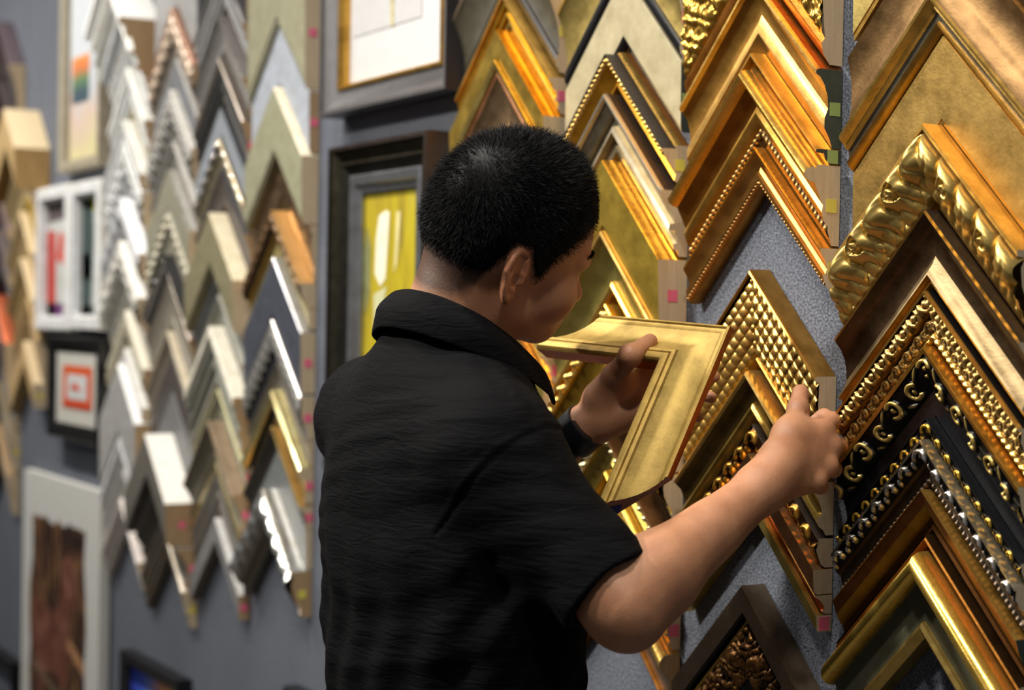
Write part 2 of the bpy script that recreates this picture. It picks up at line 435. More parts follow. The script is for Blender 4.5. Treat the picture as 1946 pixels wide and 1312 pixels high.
# ---- column behind the reaching hand
sample('B', -290, -50, lambda w: [
    ('outer_edge', GOLD, [(0, 0), (0, .03), (.03, .032)], None),
    ('leafy_face', 'g:196,152,66:.26:.15', [(.03, .03), (.4, .034), (.8, .028)], ('fur', .019, .007)),
    ('inner_edge', ORG, [(.8, .028), (.84, .033), (.92, .03), (1, .02), (1, 0)], None)], .032, 'Wide gold leaf textured', res=.0022)
sample('B', -46, 100, lambda w: [
    ('rope_edge', ORG, [(0, .0), (.0, .018), (.001, .034)], None),
    ('gilt_rim', GOLDB, [(.001, .034), (.02, .040), (.07, .040), (.1, .034)], None),
    ('cove_face', 'g:188,140,66:.34', [(.1, .034), (.2, .027), (.35, .022), (.5, .021)], None),
    ('swell_band', 'g:196,154,84:.36', [(.5, .021), (.62, .026), (.75, .026), (.88, .018), (1, .014), (1, 0)], None)], .040, 'Deep amber gold scooped', raw='p:64,70,58:.6', sticker='green')
sample('B', 93, 128, lambda w: [
    ('outer_edge', GOLD, [(0, 0), (0, .034), (.08, .038), (.25, .038), (.3, .026)], None),
    ('gilt_step', GOLDB, [(.3, .026), (.7, .024), (.75, .018), (1, .016), (1, 0)], None)], .038, 'Narrow stepped bright gold', raw='p:52,58,48:.6', sticker='green')
sample('B', 127, 277, lambda w: [
    ('outer_step', GOLD, [(0, 0), (0, .034), (.02, .037), (.03, .036)], None),
    ('rounded_edge', 'g:232,188,96:.26:.12', [(.03, .036), (.035, .045), (.06, .052), (.11, .056), (.16, .054), (.20, .048), (.22, .040)], None),
    ('amber_band', 'g:176,126,56:.33', [(.22, .040), (.3, .036), (.42, .03), (.5, .026)], None),
    ('gilt_band', 'g:192,150,70:.33', [(.5, .026), (.58, .028), (.7, .024), (.76, .018)], None),
    ('bead_row', duo((70, 48, 30), (196, 150, 80), .35, .7, .3, .8), [(.76, .018), (.83, .018), (.9, .015)], ('beads', .0085, .003)),
    ('sight_edge', 'g:120,84,44:.4', [(.9, .015), (1, .012), (1, 0)], None)], .050, 'Bright gold rounded sample with dark bead row', res=.0013, sticker='yellow', hin=.012)
sample('B', 280, 356, lambda w: [
    ('outer_edge', 'g:220,160,66:.26', [(0, 0), (0, .026), (.03, .029), (.1, .028)], None),
    ('cove_face', 'g:176,126,62:.34', [(.1, .028), (.3, .021), (.5, .018), (.62, .02), (.66, .024), (.82, .022)], None),
    ('bead_row', 'g:204,150,84:.3', [(.82, .020), (.88, .02), (.94, .018)], ('beads', .006, .0025)),
    ('sight_edge', GOLDD, [(.94, .018), (1, .014), (1, 0)], None)], .029, 'Amber gold sample with finely beaded inner edge', res=.001, sticker='yellow', hin=.014)
lastZ.pop('B')
WEAVE = sample('B', 512, 692, lambda w: [
    ('outer_edge', 'g:176,132,62:.32', [(0, 0), (0, .030), (.015, .033), (.04, .034), (.06, .031)], None),
    ('basket_weave_face', 'g:206,166,88:.28:.2', [(.06, .026), (.3, .027), (.6, .024), (.92, .017)], ('weave', .0140, .0058)),
    ('sight_edge', GOLDD, [(.92, .017), (.95, .02), (1, .012), (1, 0)], None)], .034, 'Woven basket pattern gold', res=.0011, hin=.012)
sample('B', 704, 800, lambda w: [
    ('rounded_edge', 'g:214,176,100:.22', [(0, 0), (0, .030), (.03, .036), (.09, .038), (.14, .034)], None),
    ('cove_face', 'g:104,84,44:.34:.4', [(.14, .034), (.25, .026), (.45, .02), (.6, .018)], None),
    ('olive_lip', 'g:176,146,74:.28', [(.6, .018), (.66, .024), (.75, .026), (.84, .022), (.9, .016), (1, .012), (1, 0)], None)], .037, 'Dark olive gold scooped', hin=.012)
sample('B', 806, 858, lambda w: [
    ('outer_edge', DKB, [(0, 0), (0, .022), (.04, .024)], None),
    ('carved_leafwork', duo((60, 38, 14), (206, 152, 62), .3, .85, .05, .6), [(.04, .022), (.4, .026), (.9, .018)], ('hook', .030, .0045)),
    ('sight_edge', GOLDD, [(.9, .018), (1, .012), (1, 0)], None)], .026, 'Dark gold carved leaf', res=.0012, hin=.012)
sample('B', 862, 906, profile('flat', .030, ('g:222,170,110:.26', 'g:150,106,70:.36', 'g:196,110,60:.4')), .030, 'Rosy gold flat sample with bright outer edge')
sample('B', 908, 942, profile('scoop', .026, ('g:206,160,84:.28', 'g:176,120,60:.34', 'g:200,96,50:.4')), .026, 'Narrow reddish gold scooped')
sample('B', 945, 974, profile('flat', .024, ('g:196,170,92:.3', 'g:170,150,82:.36', 'g:214,184,96:.3')), .024, 'Pale olive gold flat narrow', sticker='pink')
lastZ.pop('B')
sample('B', 1113, 1166, profile('flat', .036, ('g:128,110,92:.36', 'g:120,102,84:.4:.15', BLK)), .036, 'Taupe brown squared')
sample('B', 1172, 1310, lambda w: [
    ('outer_edge', GOLDB, [(0, 0), (0, .022), (.05, .026), (.09, .024)], None),
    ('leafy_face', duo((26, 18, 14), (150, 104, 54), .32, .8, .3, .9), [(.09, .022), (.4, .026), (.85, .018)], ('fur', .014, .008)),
    ('sight_edge', DKB, [(.85, .018), (1, .012), (1, 0)], None)], .024, 'Dark brown sample with feathery gilt relief', res=.0016)

# ---- third column
sample('C', -215, -56, profile('scoop', .032, (GOLD, OLIVE, BLK)), .032, 'Olive gold scooped sample with black inner line', sticker='pink')
sample('C', -52, 76, profile('flat', .016, (GREIGE, 'p:158,148,118:.5:.2', BLK)), .016, 'Wide flat greige', raw='p:52,60,54:.6', sticker='green')
sample('C', 96, 170, lambda w: [
    ('outer_side', ORG, [(0, 0), (0, .012)], None), ('gilt_roll', GOLDB, [(0, .012), (.01, .020), (.04, .024), (.07, .022), (.08, .018)], None),
    ('inner_side', DKB, [(.08, .018), (.09, .04), (.10, .046), (.16, .044)], None),
    ('bead_row', 'g:232,190,110:.22', [(.16, .042), (.23, .043), (.30, .04)], ('beads', .009, .004)),
    ('amber_face', 'g:200,144,44:.34', [(.30, .04), (.5, .03), (.75, .022), (.9, .024), (1, .014), (1, 0)], None)], .044, 'Amber gold sample with bright beaded ridge', res=.0016, sticker='yellow')
sample('C', 178, 300, lambda w: [('outer_side', DKB, [(0, 0), (0, .040)], None),
    ('silver_rim', 'g:250,246,232:.16:.05', [(0, .040), (0, .044), (.02, .047), (.06, .047), (.09, .042)], None),
    ('stepped_face', 'g:168,158,136:.34', [(.09, .042), (.2, .036), (.3, .032), (.31, .026), (.5, .022), (.51, .03), (.6, .032), (.61, .022), (.8, .018)], None),
    ('inner_lip', 'g:176,166,140:.32', [(.8, .018), (.81, .024), (.9, .023), (.91, .016), (1, .014), (1, 0)], None)], .044, 'Champagne silver stepped sample with bright edge')
sample('C', 304, 436, profile('flat', .048, ('g:232,170,60:.26', 'g:180,152,62:.4:.18', OLIVE)), .048, 'Wide flat olive gold sample with polished side', sticker='pink')
e5 = sample('C', 438, 562, profile('scoop', .048, ('g:232,190,110:.28', 'g:172,158,88:.4:.18', GOLD)), .048, 'Pale green gold sample with a worn red side')
lastZ['C'] -= .006
sample('C', 578, 690, profile('bead', .042, ('g:228,178,70:.26', 'g:160,128,46:.36', 'g:236,196,110:.2'), .026, .010), .042, 'Gold sample with large round beads', res=.0016)
sample('C', 694, 775, profile('carve', .038, (GOLD, 'g:176,138,48:.34', OLIVE), .036, .012, 'acanthus'), .038, 'Gold sample with thick carved foliage', res=.0016)
sample('C', 812, 890, profile('bead', .044, ('g:90,62,36:.4', 'g:150,132,66:.38', 'g:246,226,176:.16'), .017, .008), .044, 'Olive sample with pearl gold bead row', res=.0016)
sample('C', 893, 940, profile('roll', .034, ('g:206,160,66:.3', OLIVE, OLIVE2)), .034, 'Satin gold rounded')
sample('C', 944, 1012, profile('steps', .034, ('g:240,206,120:.24', 'g:190,150,70:.32', ORG)), .034, 'Stepped gold sample with amber inner edge', sticker='pink')
sample('C', 1022, 1130, profile('roll', .034, ('g:222,182,100:.26', 'g:120,112,104:.4', ORG)), .034, 'Gold sample with a grey centre flat', raw=RAWD)

# ---- column behind the head
sample('D', -262, -180, profile('carve', .045, (SIL, SIL, BRG), .04, .012, 'hook'), .045, 'Silver carved')
sample('D', -176, -22, profile('scoop', .04, ('g:130,112,94:.4', 'p:66,62,50:.45', 'p:26,22,20:.4')), .04, 'Taupe and charcoal scooped', sticker='yellow')
sample('D', -14, 54, profile('steps', .034, (GOLD, 'g:196,160,60:.34', OLIVE)), .034, 'Olive gold stepped', sticker='pink')
sample('D', 56, 114, profile('flat', .044, ('g:228,158,40:.28', 'g:182,152,70:.38', OLIVE)), .044, 'Gold flat sample with amber side')
sample('D', 114, 134, profile('flat', .046, ('g:240,196,84:.24', OLIVE, OLIVE)), .046, 'Very narrow shiny gold')
sample('D', 136, 262, profile('scoop', .04, ('g:196,136,98:.32', 'g:170,142,110:.38', BRG)), .04, 'Rosy taupe scooped')
lastZ.pop('D')
sample('D', 492, 545, profile('steps', .04, ('g:248,214,130:.2', 'g:226,170,70:.28', GOLD)), .04, 'Bright gold stepped', sticker='pink')
sample('D', 550, 610, profile('flat', .036, (GOLDB, 'g:168,152,80:.4', OLIVE)), .036, 'Green gold flat')
sample('D', 614, 690, profile('scoop', .03, (OLIVE, 'g:176,150,70:.38', OLIVE)), .03, 'Olive gold plain')

# ---- columns left of the framed pictures
P = lambda *c: 'p:%d,%d,%d:.45:.15' % c
G = lambda *c: 'g:%d,%d,%d:.3:.15' % c
WH = P(236, 236, 234)
sample('E', -165, 44, profile('flat', .034, (P(196, 180, 152), P(140, 138, 116), P(120, 118, 100))), .034, 'Flat sage grey sample with beige side', sticker='pink')
sample('E', 47, 163, profile('flat', .022, (P(226, 228, 232), P(160, 166, 178), P(150, 154, 160))), .022, 'Pale blue grey flat sample with white edge', raw=RAWD, sticker='pink')
sample('E', 165, 292, profile('flat', .036, (P(240, 230, 206), P(146, 146, 122), P(140, 138, 116))), .036, 'Sage flat sample with cream side', raw=RAW)
sample('E', 294, 398, profile('carve', .014, (G(170, 140, 110), 'g:134,112,88:.4', G(150, 124, 90)), .02, .003, 'rough'), .014, 'Brown mottled')
sample('E', 400, 446, profile('carve', .040, ('g:214,176,120:.35:.1', duo((50, 36, 26), (120, 92, 64), .4, .5), G(190, 160, 90)), .03, .008, 'leaf'), .04, 'Dark brown carved sample with gleaming gold edge')
sample('E', 448, 486, profile('flat', .016, (G(186, 150, 80), P(150, 138, 92), P(150, 138, 92))), .016, 'Khaki narrow flat')
sample('E', 490, 604, profile('flat', .032, (G(196, 198, 206), 'p:70,74,86:.4:.2', P(60, 62, 72))), .032, 'Slate blue flat sample with silver side', sticker='pink')
sample('E', 608, 688, profile('carve', .034, (G(240, 240, 240), duo((44, 46, 54), (190, 188, 182), .3, .6, .3, .8), 'p:70,72,80:.4'), .028, .006, 'scroll'), .034, 'Slate sample with silver relief and polished side', sticker='pink')
sample('E', 690, 738, profile('scoop', .02, (G(150, 144, 134), P(112, 106, 98), G(130, 126, 118))), .02, 'Taupe grey scooped')
sample('E', 740, 806, profile('roll', .034, ('g:252,232,176:.14', 'p:22,20,18:.35', G(170, 140, 84))), .032, 'Black sample with bright gold rolled edge', sticker='pink')
sample('E', 810, 852, profile('scoop', .030, (G(206, 176, 110), P(60, 56, 52), P(70, 66, 62))), .03, 'Charcoal sample with thin gold edge', sticker='pink')
sample('E', 854, 926, profile('flat', .014, (P(110, 114, 116), P(112, 116, 118), P(100, 100, 100))), .014, 'Blue grey plain flat')
sample('E', 930, 1014, profile('carve', .050, ('g:255,255,252:.16', duo((120, 116, 108), (240, 240, 236), .18, .9), G(140, 132, 120)), .045, .016, 'acanthus'), .045, 'Bright silver deeply carved', sticker='yellow', raw=RAWD)

sample('F', -196, -74, profile('flat', .03, (P(40, 40, 44), P(40, 40, 44), P(44, 44, 46))), .03, 'Black flat', raw=RAWD)
sample('F', -70, 28, profile('steps', .036, (G(168, 166, 168), P(140, 140, 142), P(60, 52, 44))), .036, 'Grey stepped sample with dark brown inside', raw=RAWD)
sample('F', 30, 108, profile('scoop', .036, (G(186, 182, 182), P(128, 126, 124), P(64, 56, 48))), .036, 'Pewter grey scooped', raw=RAWD, sticker='yellow')
sample('F', 112, 200, profile('steps', .034, (G(170, 160, 152), P(62, 62, 62), G(150, 148, 146))), .034, 'Charcoal and silver stepped', raw=RAWD, sticker='pink')
sample('F', 204, 260, profile('flat', .026, ('p:36,38,46:.4', P(140, 146, 156), P(110, 110, 112))), .026, 'Pale blue grey sample with black side', raw=RAWD)
sample('F', 262, 316, profile('bead', .034, (G(150, 140, 118), P(130, 122, 100), 'g:255,250,236:.14'), .035, .010), .034, 'Grey sample with glinting silver beads', raw=RAWD)
sample('F', 320, 400, profile('scoop', .024, ('p:56,54,60:.4', P(92, 86, 82), 'p:70,56,44:.4')), .024, 'Dark brown grey scooped', raw=RAWD)
sample('F', 404, 505, profile('flat', .050, (P(218, 208, 182), P(134, 128, 102), P(120, 112, 84))), .05, 'Olive sample with broad cream side', raw=RAW)
sample('F', 508, 556, profile('steps', .026, (P(160, 164, 166), P(116, 120, 122), P(50, 50, 54))), .026, 'Bluish grey narrow stepped', raw=RAWD, sticker='pink')
sample('F', 560, 616, profile('scoop', .026, (P(166, 166, 158), P(138, 138, 130), P(124, 122, 112))), .026, 'Warm grey scooped', raw=RAWD)
sample('F', 620, 735, profile('steps', .046, (P(232, 228, 214), P(128, 130, 122), P(150, 148, 138))), .046, 'Grey sample with ribbed ivory side', raw=RAWD)
sample('F', 740, 797, profile('scoop', .024, (P(206, 202, 160), P(132, 132, 116), P(120, 116, 92))), .024, 'Yellowish sage thin edged', raw=RAWD, sticker='pink')
sample('F', 800, 874, profile('scoop', .046, (G(214, 190, 164), P(118, 112, 96), P(120, 114, 92))), .046, 'Grey sample with rosy beige side', raw=RAWD, sticker='pink')
sample('F', 878, 980, profile('steps', .026, (G(186, 170, 130), P(110, 106, 100), P(98, 90, 84))), .026, 'Taupe stepped sample with olive edge', raw=RAWD)
sample('F', 985, 1030, profile('flat', .026, (P(206, 206, 206), P(132, 132, 134), P(120, 110, 96))), .026, 'Plain grey sample with white edge', raw=RAWD, sticker='pink')

sample('G', -170, 10, profile('flat', .02, (P(150, 150, 152), P(148, 148, 150), P(140, 140, 140))), .02, 'Plain mid grey flat')
sample('G', 14, 108, profile('carve', .034, (G(214, 170, 150), duo((120, 106, 92), (190, 170, 150), .4, .4), P(120, 116, 110)), .04, .008, 'leaf'), .034, 'Rosy brown carved', raw=RAWD)
sample('G', 112, 168, profile('flat', .02, (P(190, 188, 186), P(116, 118, 124), P(112, 112, 114))), .02, 'Slate grey sample with pale side')
sample('G', 170, 266, profile('carve', .034, (P(206, 204, 200), P(146, 144, 140), P(130, 128, 124)), .035, .010, 'leaf'), .034, 'Stone grey carved')
sample('G', 270, 318, profile('scoop', .024, (P(190, 188, 184), P(128, 126, 122), P(110, 106, 100))), .024, 'Grey scooped')
sample('G', 322, 398, profile('flat', .034, ('g:255,254,248:.2', P(146, 144, 128), P(130, 128, 112))), .034, 'Sage grey sample with shiny white side')
sample('G', 402, 480, profile('bead', .036, (P(200, 196, 180), P(142, 138, 124), P(226, 220, 200)), .030, .009), .036, 'Beige beaded')
sample('G', 484, 518, profile('bead', .048, ('p:30,30,32:.4', G(150, 150, 152), 'g:255,255,255:.12'), .034, .008), .048, 'Chrome beaded sample with black side', sticker='pink', raw=RAWD)
sample('G', 522, 626, profile('scoop', .03, (G(176, 166, 156), P(142, 136, 124), P(130, 124, 110))), .03, 'Greyish beige scooped', raw=RAWD)
sample('G', 630, 678, profile('scoop', .030, (P(206, 194, 172), P(160, 150, 136), P(150, 142, 130))), .03, 'Warm beige scooped', raw=RAWD, sticker='yellow')
sample('G', 682, 742, profile('flat', .016, (P(80, 74, 72), P(84, 78, 76), P(90, 86, 84))), .016, 'Charcoal brown flat')
sample('G', 745, 822, profile('flat', .016, (P(126, 126, 128), P(122, 122, 124), P(118, 118, 118))), .016, 'Medium grey flat', raw=RAWD)
sample('G', 825, 904, profile('flat', .080, ('p:250,248,242:.3:.05', P(116, 112, 106), P(90, 86, 80))), .08, 'Grey sample with broad glossy white side', raw=RAWD, sticker='pink')
sample('G', 908, 984, profile('scoop', .050, (P(196, 194, 190), P(96, 92, 84), P(90, 86, 78))), .05, 'Dark grey sample with pale grey side', raw=RAWD, sticker='pink')
sample('G', 988, 1056, profile('steps', .036, (G(176, 168, 156), P(128, 120, 108), P(116, 106, 90))), .036, 'Taupe stepped lowest', raw=RAW, sticker='yellow')

sample('H', -64, 48, profile('steps', .100, ('p:250,250,248:.4:.03', WH, P(200, 204, 208))), .10, 'White stepped sample with very deep side', raw=RAWD)
sample('H', 52, 124, profile('steps', .034, (WH, P(206, 208, 210), P(150, 152, 154))), .034, 'Soft white stepped', raw=RAWD, sticker='pink')
sample('H', 128, 224, profile('steps', .034, (WH, P(196, 198, 200), P(140, 132, 96))), .034, 'White sample with thin gold inside line', raw=RAWD)
sample('H', 228, 258, profile('flat', .045, (WH, P(176, 178, 180), P(170, 170, 172))), .045, 'Light grey sample with white side')
sample('H', 262, 372, profile('carve', .042, ('p:246,247,248:.4:.03', P(190, 192, 194), P(166, 168, 170)), .04, .010, 'leaf'), .042, 'White wavy carved')
sample('H', 376, 454, profile('carve', .048, ('p:244,246,250:.4:.03', P(180, 182, 188), P(160, 162, 166)), .05, .012, 'acanthus'), .048, 'Cool white deeply carved')
sample('H', 458, 540, profile('carve', .050, ('p:244,242,236:.4:.03', P(196, 194, 188), P(170, 168, 160)), .05, .012, 'leaf'), .05, 'Cream white carved leaf')
sample('H', 543, 586, profile('scoop', .020, (WH, P(176, 174, 164), P(160, 156, 142))), .02, 'Grey cream scooped')
sample('H', 590, 658, profile('carve', .030, ('p:242,236,220:.4:.03', P(172, 166, 146), P(150, 142, 120)), .03, .006, 'leaf'), .03, 'Ivory sample with antique beige face', raw=RAWD)
sample('H', 662, 688, profile('flat', .03, (WH, P(206, 206, 206), P(190, 190, 190))), .03, 'Narrow plain white')
sample('H', 692, 826, profile('flat', .046, ('p:254,254,254:.35:.02', P(168, 168, 168), P(176, 174, 170))), .046, 'Light grey flat sample with bright white side', raw=RAWD)
sample('H', 830, 944, profile('steps', .040, (P(226, 228, 234), P(178, 178, 178), P(190, 188, 184))), .04, 'White and grey stepped', raw=RAWD)
sample('H', 948, 1004, profile('steps', .036, ('p:236,226,222:.4:.05', P(196, 190, 184), P(206, 196, 190))), .036, 'Pinkish white narrow', sticker='pink')

sample('I', 206, 286, profile('flat', .105, ('w:226,206,168:.6:.06', 'w:186,158,112:.6:.1', 'w:120,90,40:.6')), .105, 'Pale maple sample with very deep side', raw='w:186,150,96:.7')
sample('I', 292, 398, profile('scoop', .060, ('w:216,194,150:.6:.08', 'w:190,168,124:.6:.1', 'g:150,124,20:.5')), .06, 'Light wood sample with olive gold inside', raw=RAW)
sample('I', 402, 486, profile('scoop', .054, ('w:208,186,146:.6:.08', 'w:172,150,108:.6:.1', 'w:160,130,80:.6')), .054, 'Honey wood scooped')
sample('I', 490, 560, profile('scoop', .050, ('w:212,190,152:.6:.08', 'w:172,146,98:.6:.1', 'w:150,120,80:.6')), .05, 'Blond wood scooped')
sample('I', 564, 644, profile('steps', .030, ('w:190,160,110:.6:.08', 'w:150,124,88:.6:.1', 'w:140,116,80:.6')), .03, 'Grey brown wood stepped')
sample('I', 648, 694, profile('flat', .040, ('w:206,184,146:.6:.08', 'w:190,160,114:.6:.1', 'w:180,150,100:.6')), .04, 'Tan wood narrow', sticker='yellow')
for y0, y1, h, c, d in ((40, 150, .05, ((96, 84, 92), (60, 50, 50), (40, 34, 36)), 'Plum grey scooped'), (155, 250, .045, ((70, 60, 62), (40, 32, 32), (30, 26, 26)), 'Near black brown'),
                     (255, 345, .05, ((128, 110, 116), (60, 52, 56), (50, 44, 46)), 'Mauve brown sided'), (350, 430, .05, ((120, 100, 98), (56, 46, 46), (44, 36, 34)), 'Dark walnut'),
                     (435, 520, .045, ((96, 84, 84), (70, 60, 60), (50, 44, 44)), 'Smoky brown')):
    sample('J', y0, y1, profile('scoop', h, tuple(P(*k) for k in c)), h, d)
sample('J', 560, 640, profile('flat', .05, ('g:236,130,90:.3:.05', P(96, 84, 80), P(70, 60, 56))), .05, 'Brown sample with shiny copper side')
sample('J', 645, 720, profile('scoop', .04, (P(120, 116, 118), P(92, 90, 92), P(70, 66, 66))), .04, 'Cool grey scooped', sticker='yellow')
sample('J', 725, 800, profile('scoop', .04, (P(110, 96, 70), P(80, 66, 44), P(60, 50, 34))), .04, 'Olive brown scooped', sticker='yellow')
sample('J', 805, 880, profile('scoop', .04, (P(150, 120, 80), P(110, 86, 50), P(80, 60, 30))), .04, 'Tan and black scooped')
COLX.clear()
# ------------------------------------------------------------------ room
def fabric():
    m, nt, b = newmat('grey_wall_fabric'); L = nt.links.new
    tc = nd(nt, 'ShaderNodeTexCoord')
    n1 = nd(nt, 'ShaderNodeTexNoise'); n1.inputs['Scale'].default_value = 300; n1.inputs['Detail'].default_value = 4; n1.inputs['Roughness'].default_value = .7
    n2 = nd(nt, 'ShaderNodeTexNoise'); n2.inputs['Scale'].default_value = 5; n2.inputs['Detail'].default_value = 3
    mp = nd(nt, 'ShaderNodeMapping'); mp.inputs['Scale'].default_value = (1, 1, .35)
    L(tc.outputs['Object'], n1.inputs['Vector']); L(tc.outputs['Object'], mp.inputs['Vector']); L(mp.outputs['Vector'], n2.inputs['Vector'])
    cr = nd(nt, 'ShaderNodeValToRGB'); cr.color_ramp.elements[0].position = .36; cr.color_ramp.elements[1].position = .66
    cr.color_ramp.elements[0].color = rgb(56, 61, 74); cr.color_ramp.elements[1].color = rgb(142, 148, 161)
    L(n1.outputs['Fac'], cr.inputs['Fac'])
    mx = nd(nt, 'ShaderNodeMix'); mx.data_type = 'RGBA'; mx.blend_type = 'MULTIPLY'; mx.inputs[0].default_value = .35
    L(cr.outputs['Color'], mx.inputs[6]); L(n2.outputs['Fac'], mx.inputs[7]); L(mx.outputs[2], b.inputs['Base Color'])
    b.inputs['Roughness'].default_value = .95
    bp = nd(nt, 'ShaderNodeBump'); bp.inputs['Strength'].default_value = .9; bp.inputs['Distance'].default_value = .003
    L(n1.outputs['Fac'], bp.inputs['Height']); L(bp.outputs['Normal'], b.inputs['Normal'])
    return m
tag(box('wall_back', (-9, 0, 0), (2.5, .12, 3.2), fabric()), None, kind='structure')
tag(box('floor', (-9, -5.5, -.1), (2.5, .12, 0), mat('p:84,78,72:.5:.1')), None, kind='structure')
tag(box('ceiling', (-9, -5.5, 3.2), (2.5, .12, 3.3), mat('p:225,222,214:.8:.02')), None, kind='structure')
tag(box('wall_left', (-9.12, -5.5, 0), (-9, .12, 3.2), mat('p:150,146,138:.8:.05')), None, kind='structure')

# ------------------------------------------------------------------ framed pictures
def frame_picture(name, X0, X1, Z0, Z1, bands, w, label, cat='picture', mat_w=0.0, depth=0.0, n0=0.002, window=None):
    """rectangular frame from wall X0..X1, Z0..Z1 ; bands as for samples; returns the thing and the sight opening"""
    cx, cz = (X0 + X1) / 2, (Z0 + Z1) / 2
    e = empty(name, (cx, -n0, cz)); tag(e, label, cat)
    hx, hz = (X1 - X0) / 2, (Z1 - Z0) / 2
    for nm, mk, pts, on in bands:
        m = mat(mk) if isinstance(mk, str) else mk
        V = []; Fq = []; k = len(pts)
        for (sx, sz) in ((-1, -1), (1, -1), (1, 1), (-1, 1)):
            for t, p in pts: V.append((sx * (hx - t * w), -p, sz * (hz - t * w)))
        for i in range(4):
            for j in range(k - 1):
                a, b = i * k + j, ((i + 1) % 4) * k + j
                Fq.append((a, b, b + 1, a + 1))
        mesh_obj(nm, V, Fq, m, e, True, auto=.5)
    return e, (hx - w, hz - w)
def panel(name, e, x0, x1, z0, z1, y, m, th=.002):
    return box(name, (x0, -y - th, z0), (x1, -y, z1), m, e)
def poly(name, e, pts, y, m, th=.0008):
    n = len(pts); V = [(x, -y - th, z) for x, z in pts] + [(x, -y, z) for x, z in pts]
    Fs = [tuple(range(n)), tuple(range(2 * n - 1, n - 1, -1))] + [(i, (i + 1) % n, n + (i + 1) % n, n + i) for i in range(n)]
    return mesh_obj(name, V, Fs, m, e, False)
def painting(name, ramp, scale=(3, 3, 1.2), ns=3.0, axis=None, rough=.5, dist=1.5, lo=.25, hi=.75):
    m, nt, b = newmat(name); L = nt.links.new
    tc = nd(nt, 'ShaderNodeTexCoord'); mp = nd(nt, 'ShaderNodeMapping'); mp.inputs['Scale'].default_value = scale
    L(tc.outputs['Object'], mp.inputs['Vector'])
    no = nd(nt, 'ShaderNodeTexNoise'); no.inputs['Scale'].default_value = ns; no.inputs['Detail'].default_value = 5; no.inputs['Distortion'].default_value = dist
    L(mp.outputs['Vector'], no.inputs['Vector'])
    cr = nd(nt, 'ShaderNodeValToRGB'); el = cr.color_ramp.elements
    fac = no.outputs['Fac']
    if axis is not None:
        sp = nd(nt, 'ShaderNodeSeparateXYZ'); L(tc.outputs['Generated'], sp.inputs[0])
        ma = nd(nt, 'ShaderNodeMath'); ma.operation = 'MULTIPLY_ADD'; L(no.outputs['Fac'], ma.inputs[0]); ma.inputs[1].default_value = .35
        L(sp.outputs[axis], ma.inputs[2]); s2 = nd(nt, 'ShaderNodeMath'); s2.operation = 'SUBTRACT'; L(ma.outputs[0], s2.inputs[0]); s2.inputs[1].default_value = .17
        fac = s2.outputs[0]; lo, hi = 0, 1
    el[0].position = lo; el[0].color = rgb(*ramp[0]); el[1].position = hi; el[1].color = rgb(*ramp[-1])
    for i, c in enumerate(ramp[1:-1]):
        q = el.new(lo + (hi - lo) * (i + 1) / (len(ramp) - 1)); q.color = rgb(*c)
    L(fac, cr.inputs['Fac']); L(cr.outputs['Color'], b.inputs['Base Color']); b.inputs['Roughness'].default_value = rough
    return m
def zz(px, py, n=0.0): return at(px, py, n)

# large charcoal frame at the top
n = .05
a = zz(608, 222, n); b = zz(850, 172, n); w = .150
X0, X1, Z0 = a[0], b[0] + .0, (a[2] + b[2]) / 2
i0 = zz(640, 160, n * .6)
w = (i0[2] - Z0) * .93
e, (ox, oz) = frame_picture('framed_picture', X0, X1, Z0, Z0 + 1.1, [
    ('outer_edge', 'p:38,38,44:.35:.1', [(0, 0), (0, .045), (.03, .052)], None),
    ('frame_face', 'p:78,76,78:.38:.12', [(.03, .052), (.14, .052), (.18, .046), (.45, .034), (.8, .030)], None),
    ('gilt_beading', 'g:206,160,72:.3', [(.8, .030), (.84, .036), (.92, .036), (.96, .03), (1, .026), (1, .012)], None)], w,
    'large charcoal frame with gilt beading around a white mat, at top centre', 'framed picture')
panel('mat_board', e, -ox, ox, -oz, oz, .012, mat('p:188,188,190:.6:.02'))
q0 = zz(676, 72, .012); q1 = zz(806, 32, .012); ex, ez = e.location.x, e.location.z
panel('drawing', e, q0[0] - ex, q1[0] - ex, q0[2] - ez, q0[2] - ez + .7, .0145, mat('p:178,178,180:.6:.05'), .001)
s0 = zz(748, 50, .015)
poly('painted_stem', e, [(s0[0] - ex - .006, s0[2] - ez), (s0[0] - ex + .006, s0[2] - ez), (s0[0] - ex + .010, s0[2] - ez + .12), (s0[0] - ex + .05, s0[2] - ez + .30), (s0[0] - ex + .04, s0[2] - ez + .30), (s0[0] - ex, s0[2] - ez + .15), (s0[0] - ex - .06, s0[2] - ez + .3), (s0[0] - ex - .07, s0[2] - ez + .3), (s0[0] - ex - .01, s0[2] - ez + .1)], .0156, mat('p:178,170,128:.6'))
# second picture, behind the man's head
n = .052
a = zz(625, 284, n); b = zz(812, 243, n)
Zt = (a[2] + b[2]) / 2; X0, X1 = a[0], b[0]; w = (Zt - zz(690, 325, .03)[2]) * 1.0
w = .088
e, (ox, oz) = frame_picture('framed_picture', X0, X1, Zt - .60, Zt, [
    ('outer_edge', 'g:96,84,78:.34:.15', [(0, 0), (0, .047), (.02, .052), (.10, .052)], None),
    ('frame_face', 'g:74,70,58:.28', [(.10, .048), (.22, .040), (.34, .036), (.40, .041)], None),
    ('dark_cove', 'g:60,58,52:.3', [(.40, .041), (.46, .037), (.62, .030)], None),
    ('silver_slip', 'g:164,166,172:.3:.1', [(.62, .030), (.66, .034), (.82, .032), (.86, .024), (1, .022), (1, .012)], None)], w,
    'dark grey nested frame around a yellow abstract painting, left of his head', 'framed picture')
yel = painting('yellow_abstract_painting', [(110, 96, 40), (150, 132, 30), (168, 150, 24), (176, 160, 30), (150, 140, 60)], (5, 5, 1.2), 3)
panel('painting', e, -ox, ox, -oz, oz, .012, yel)
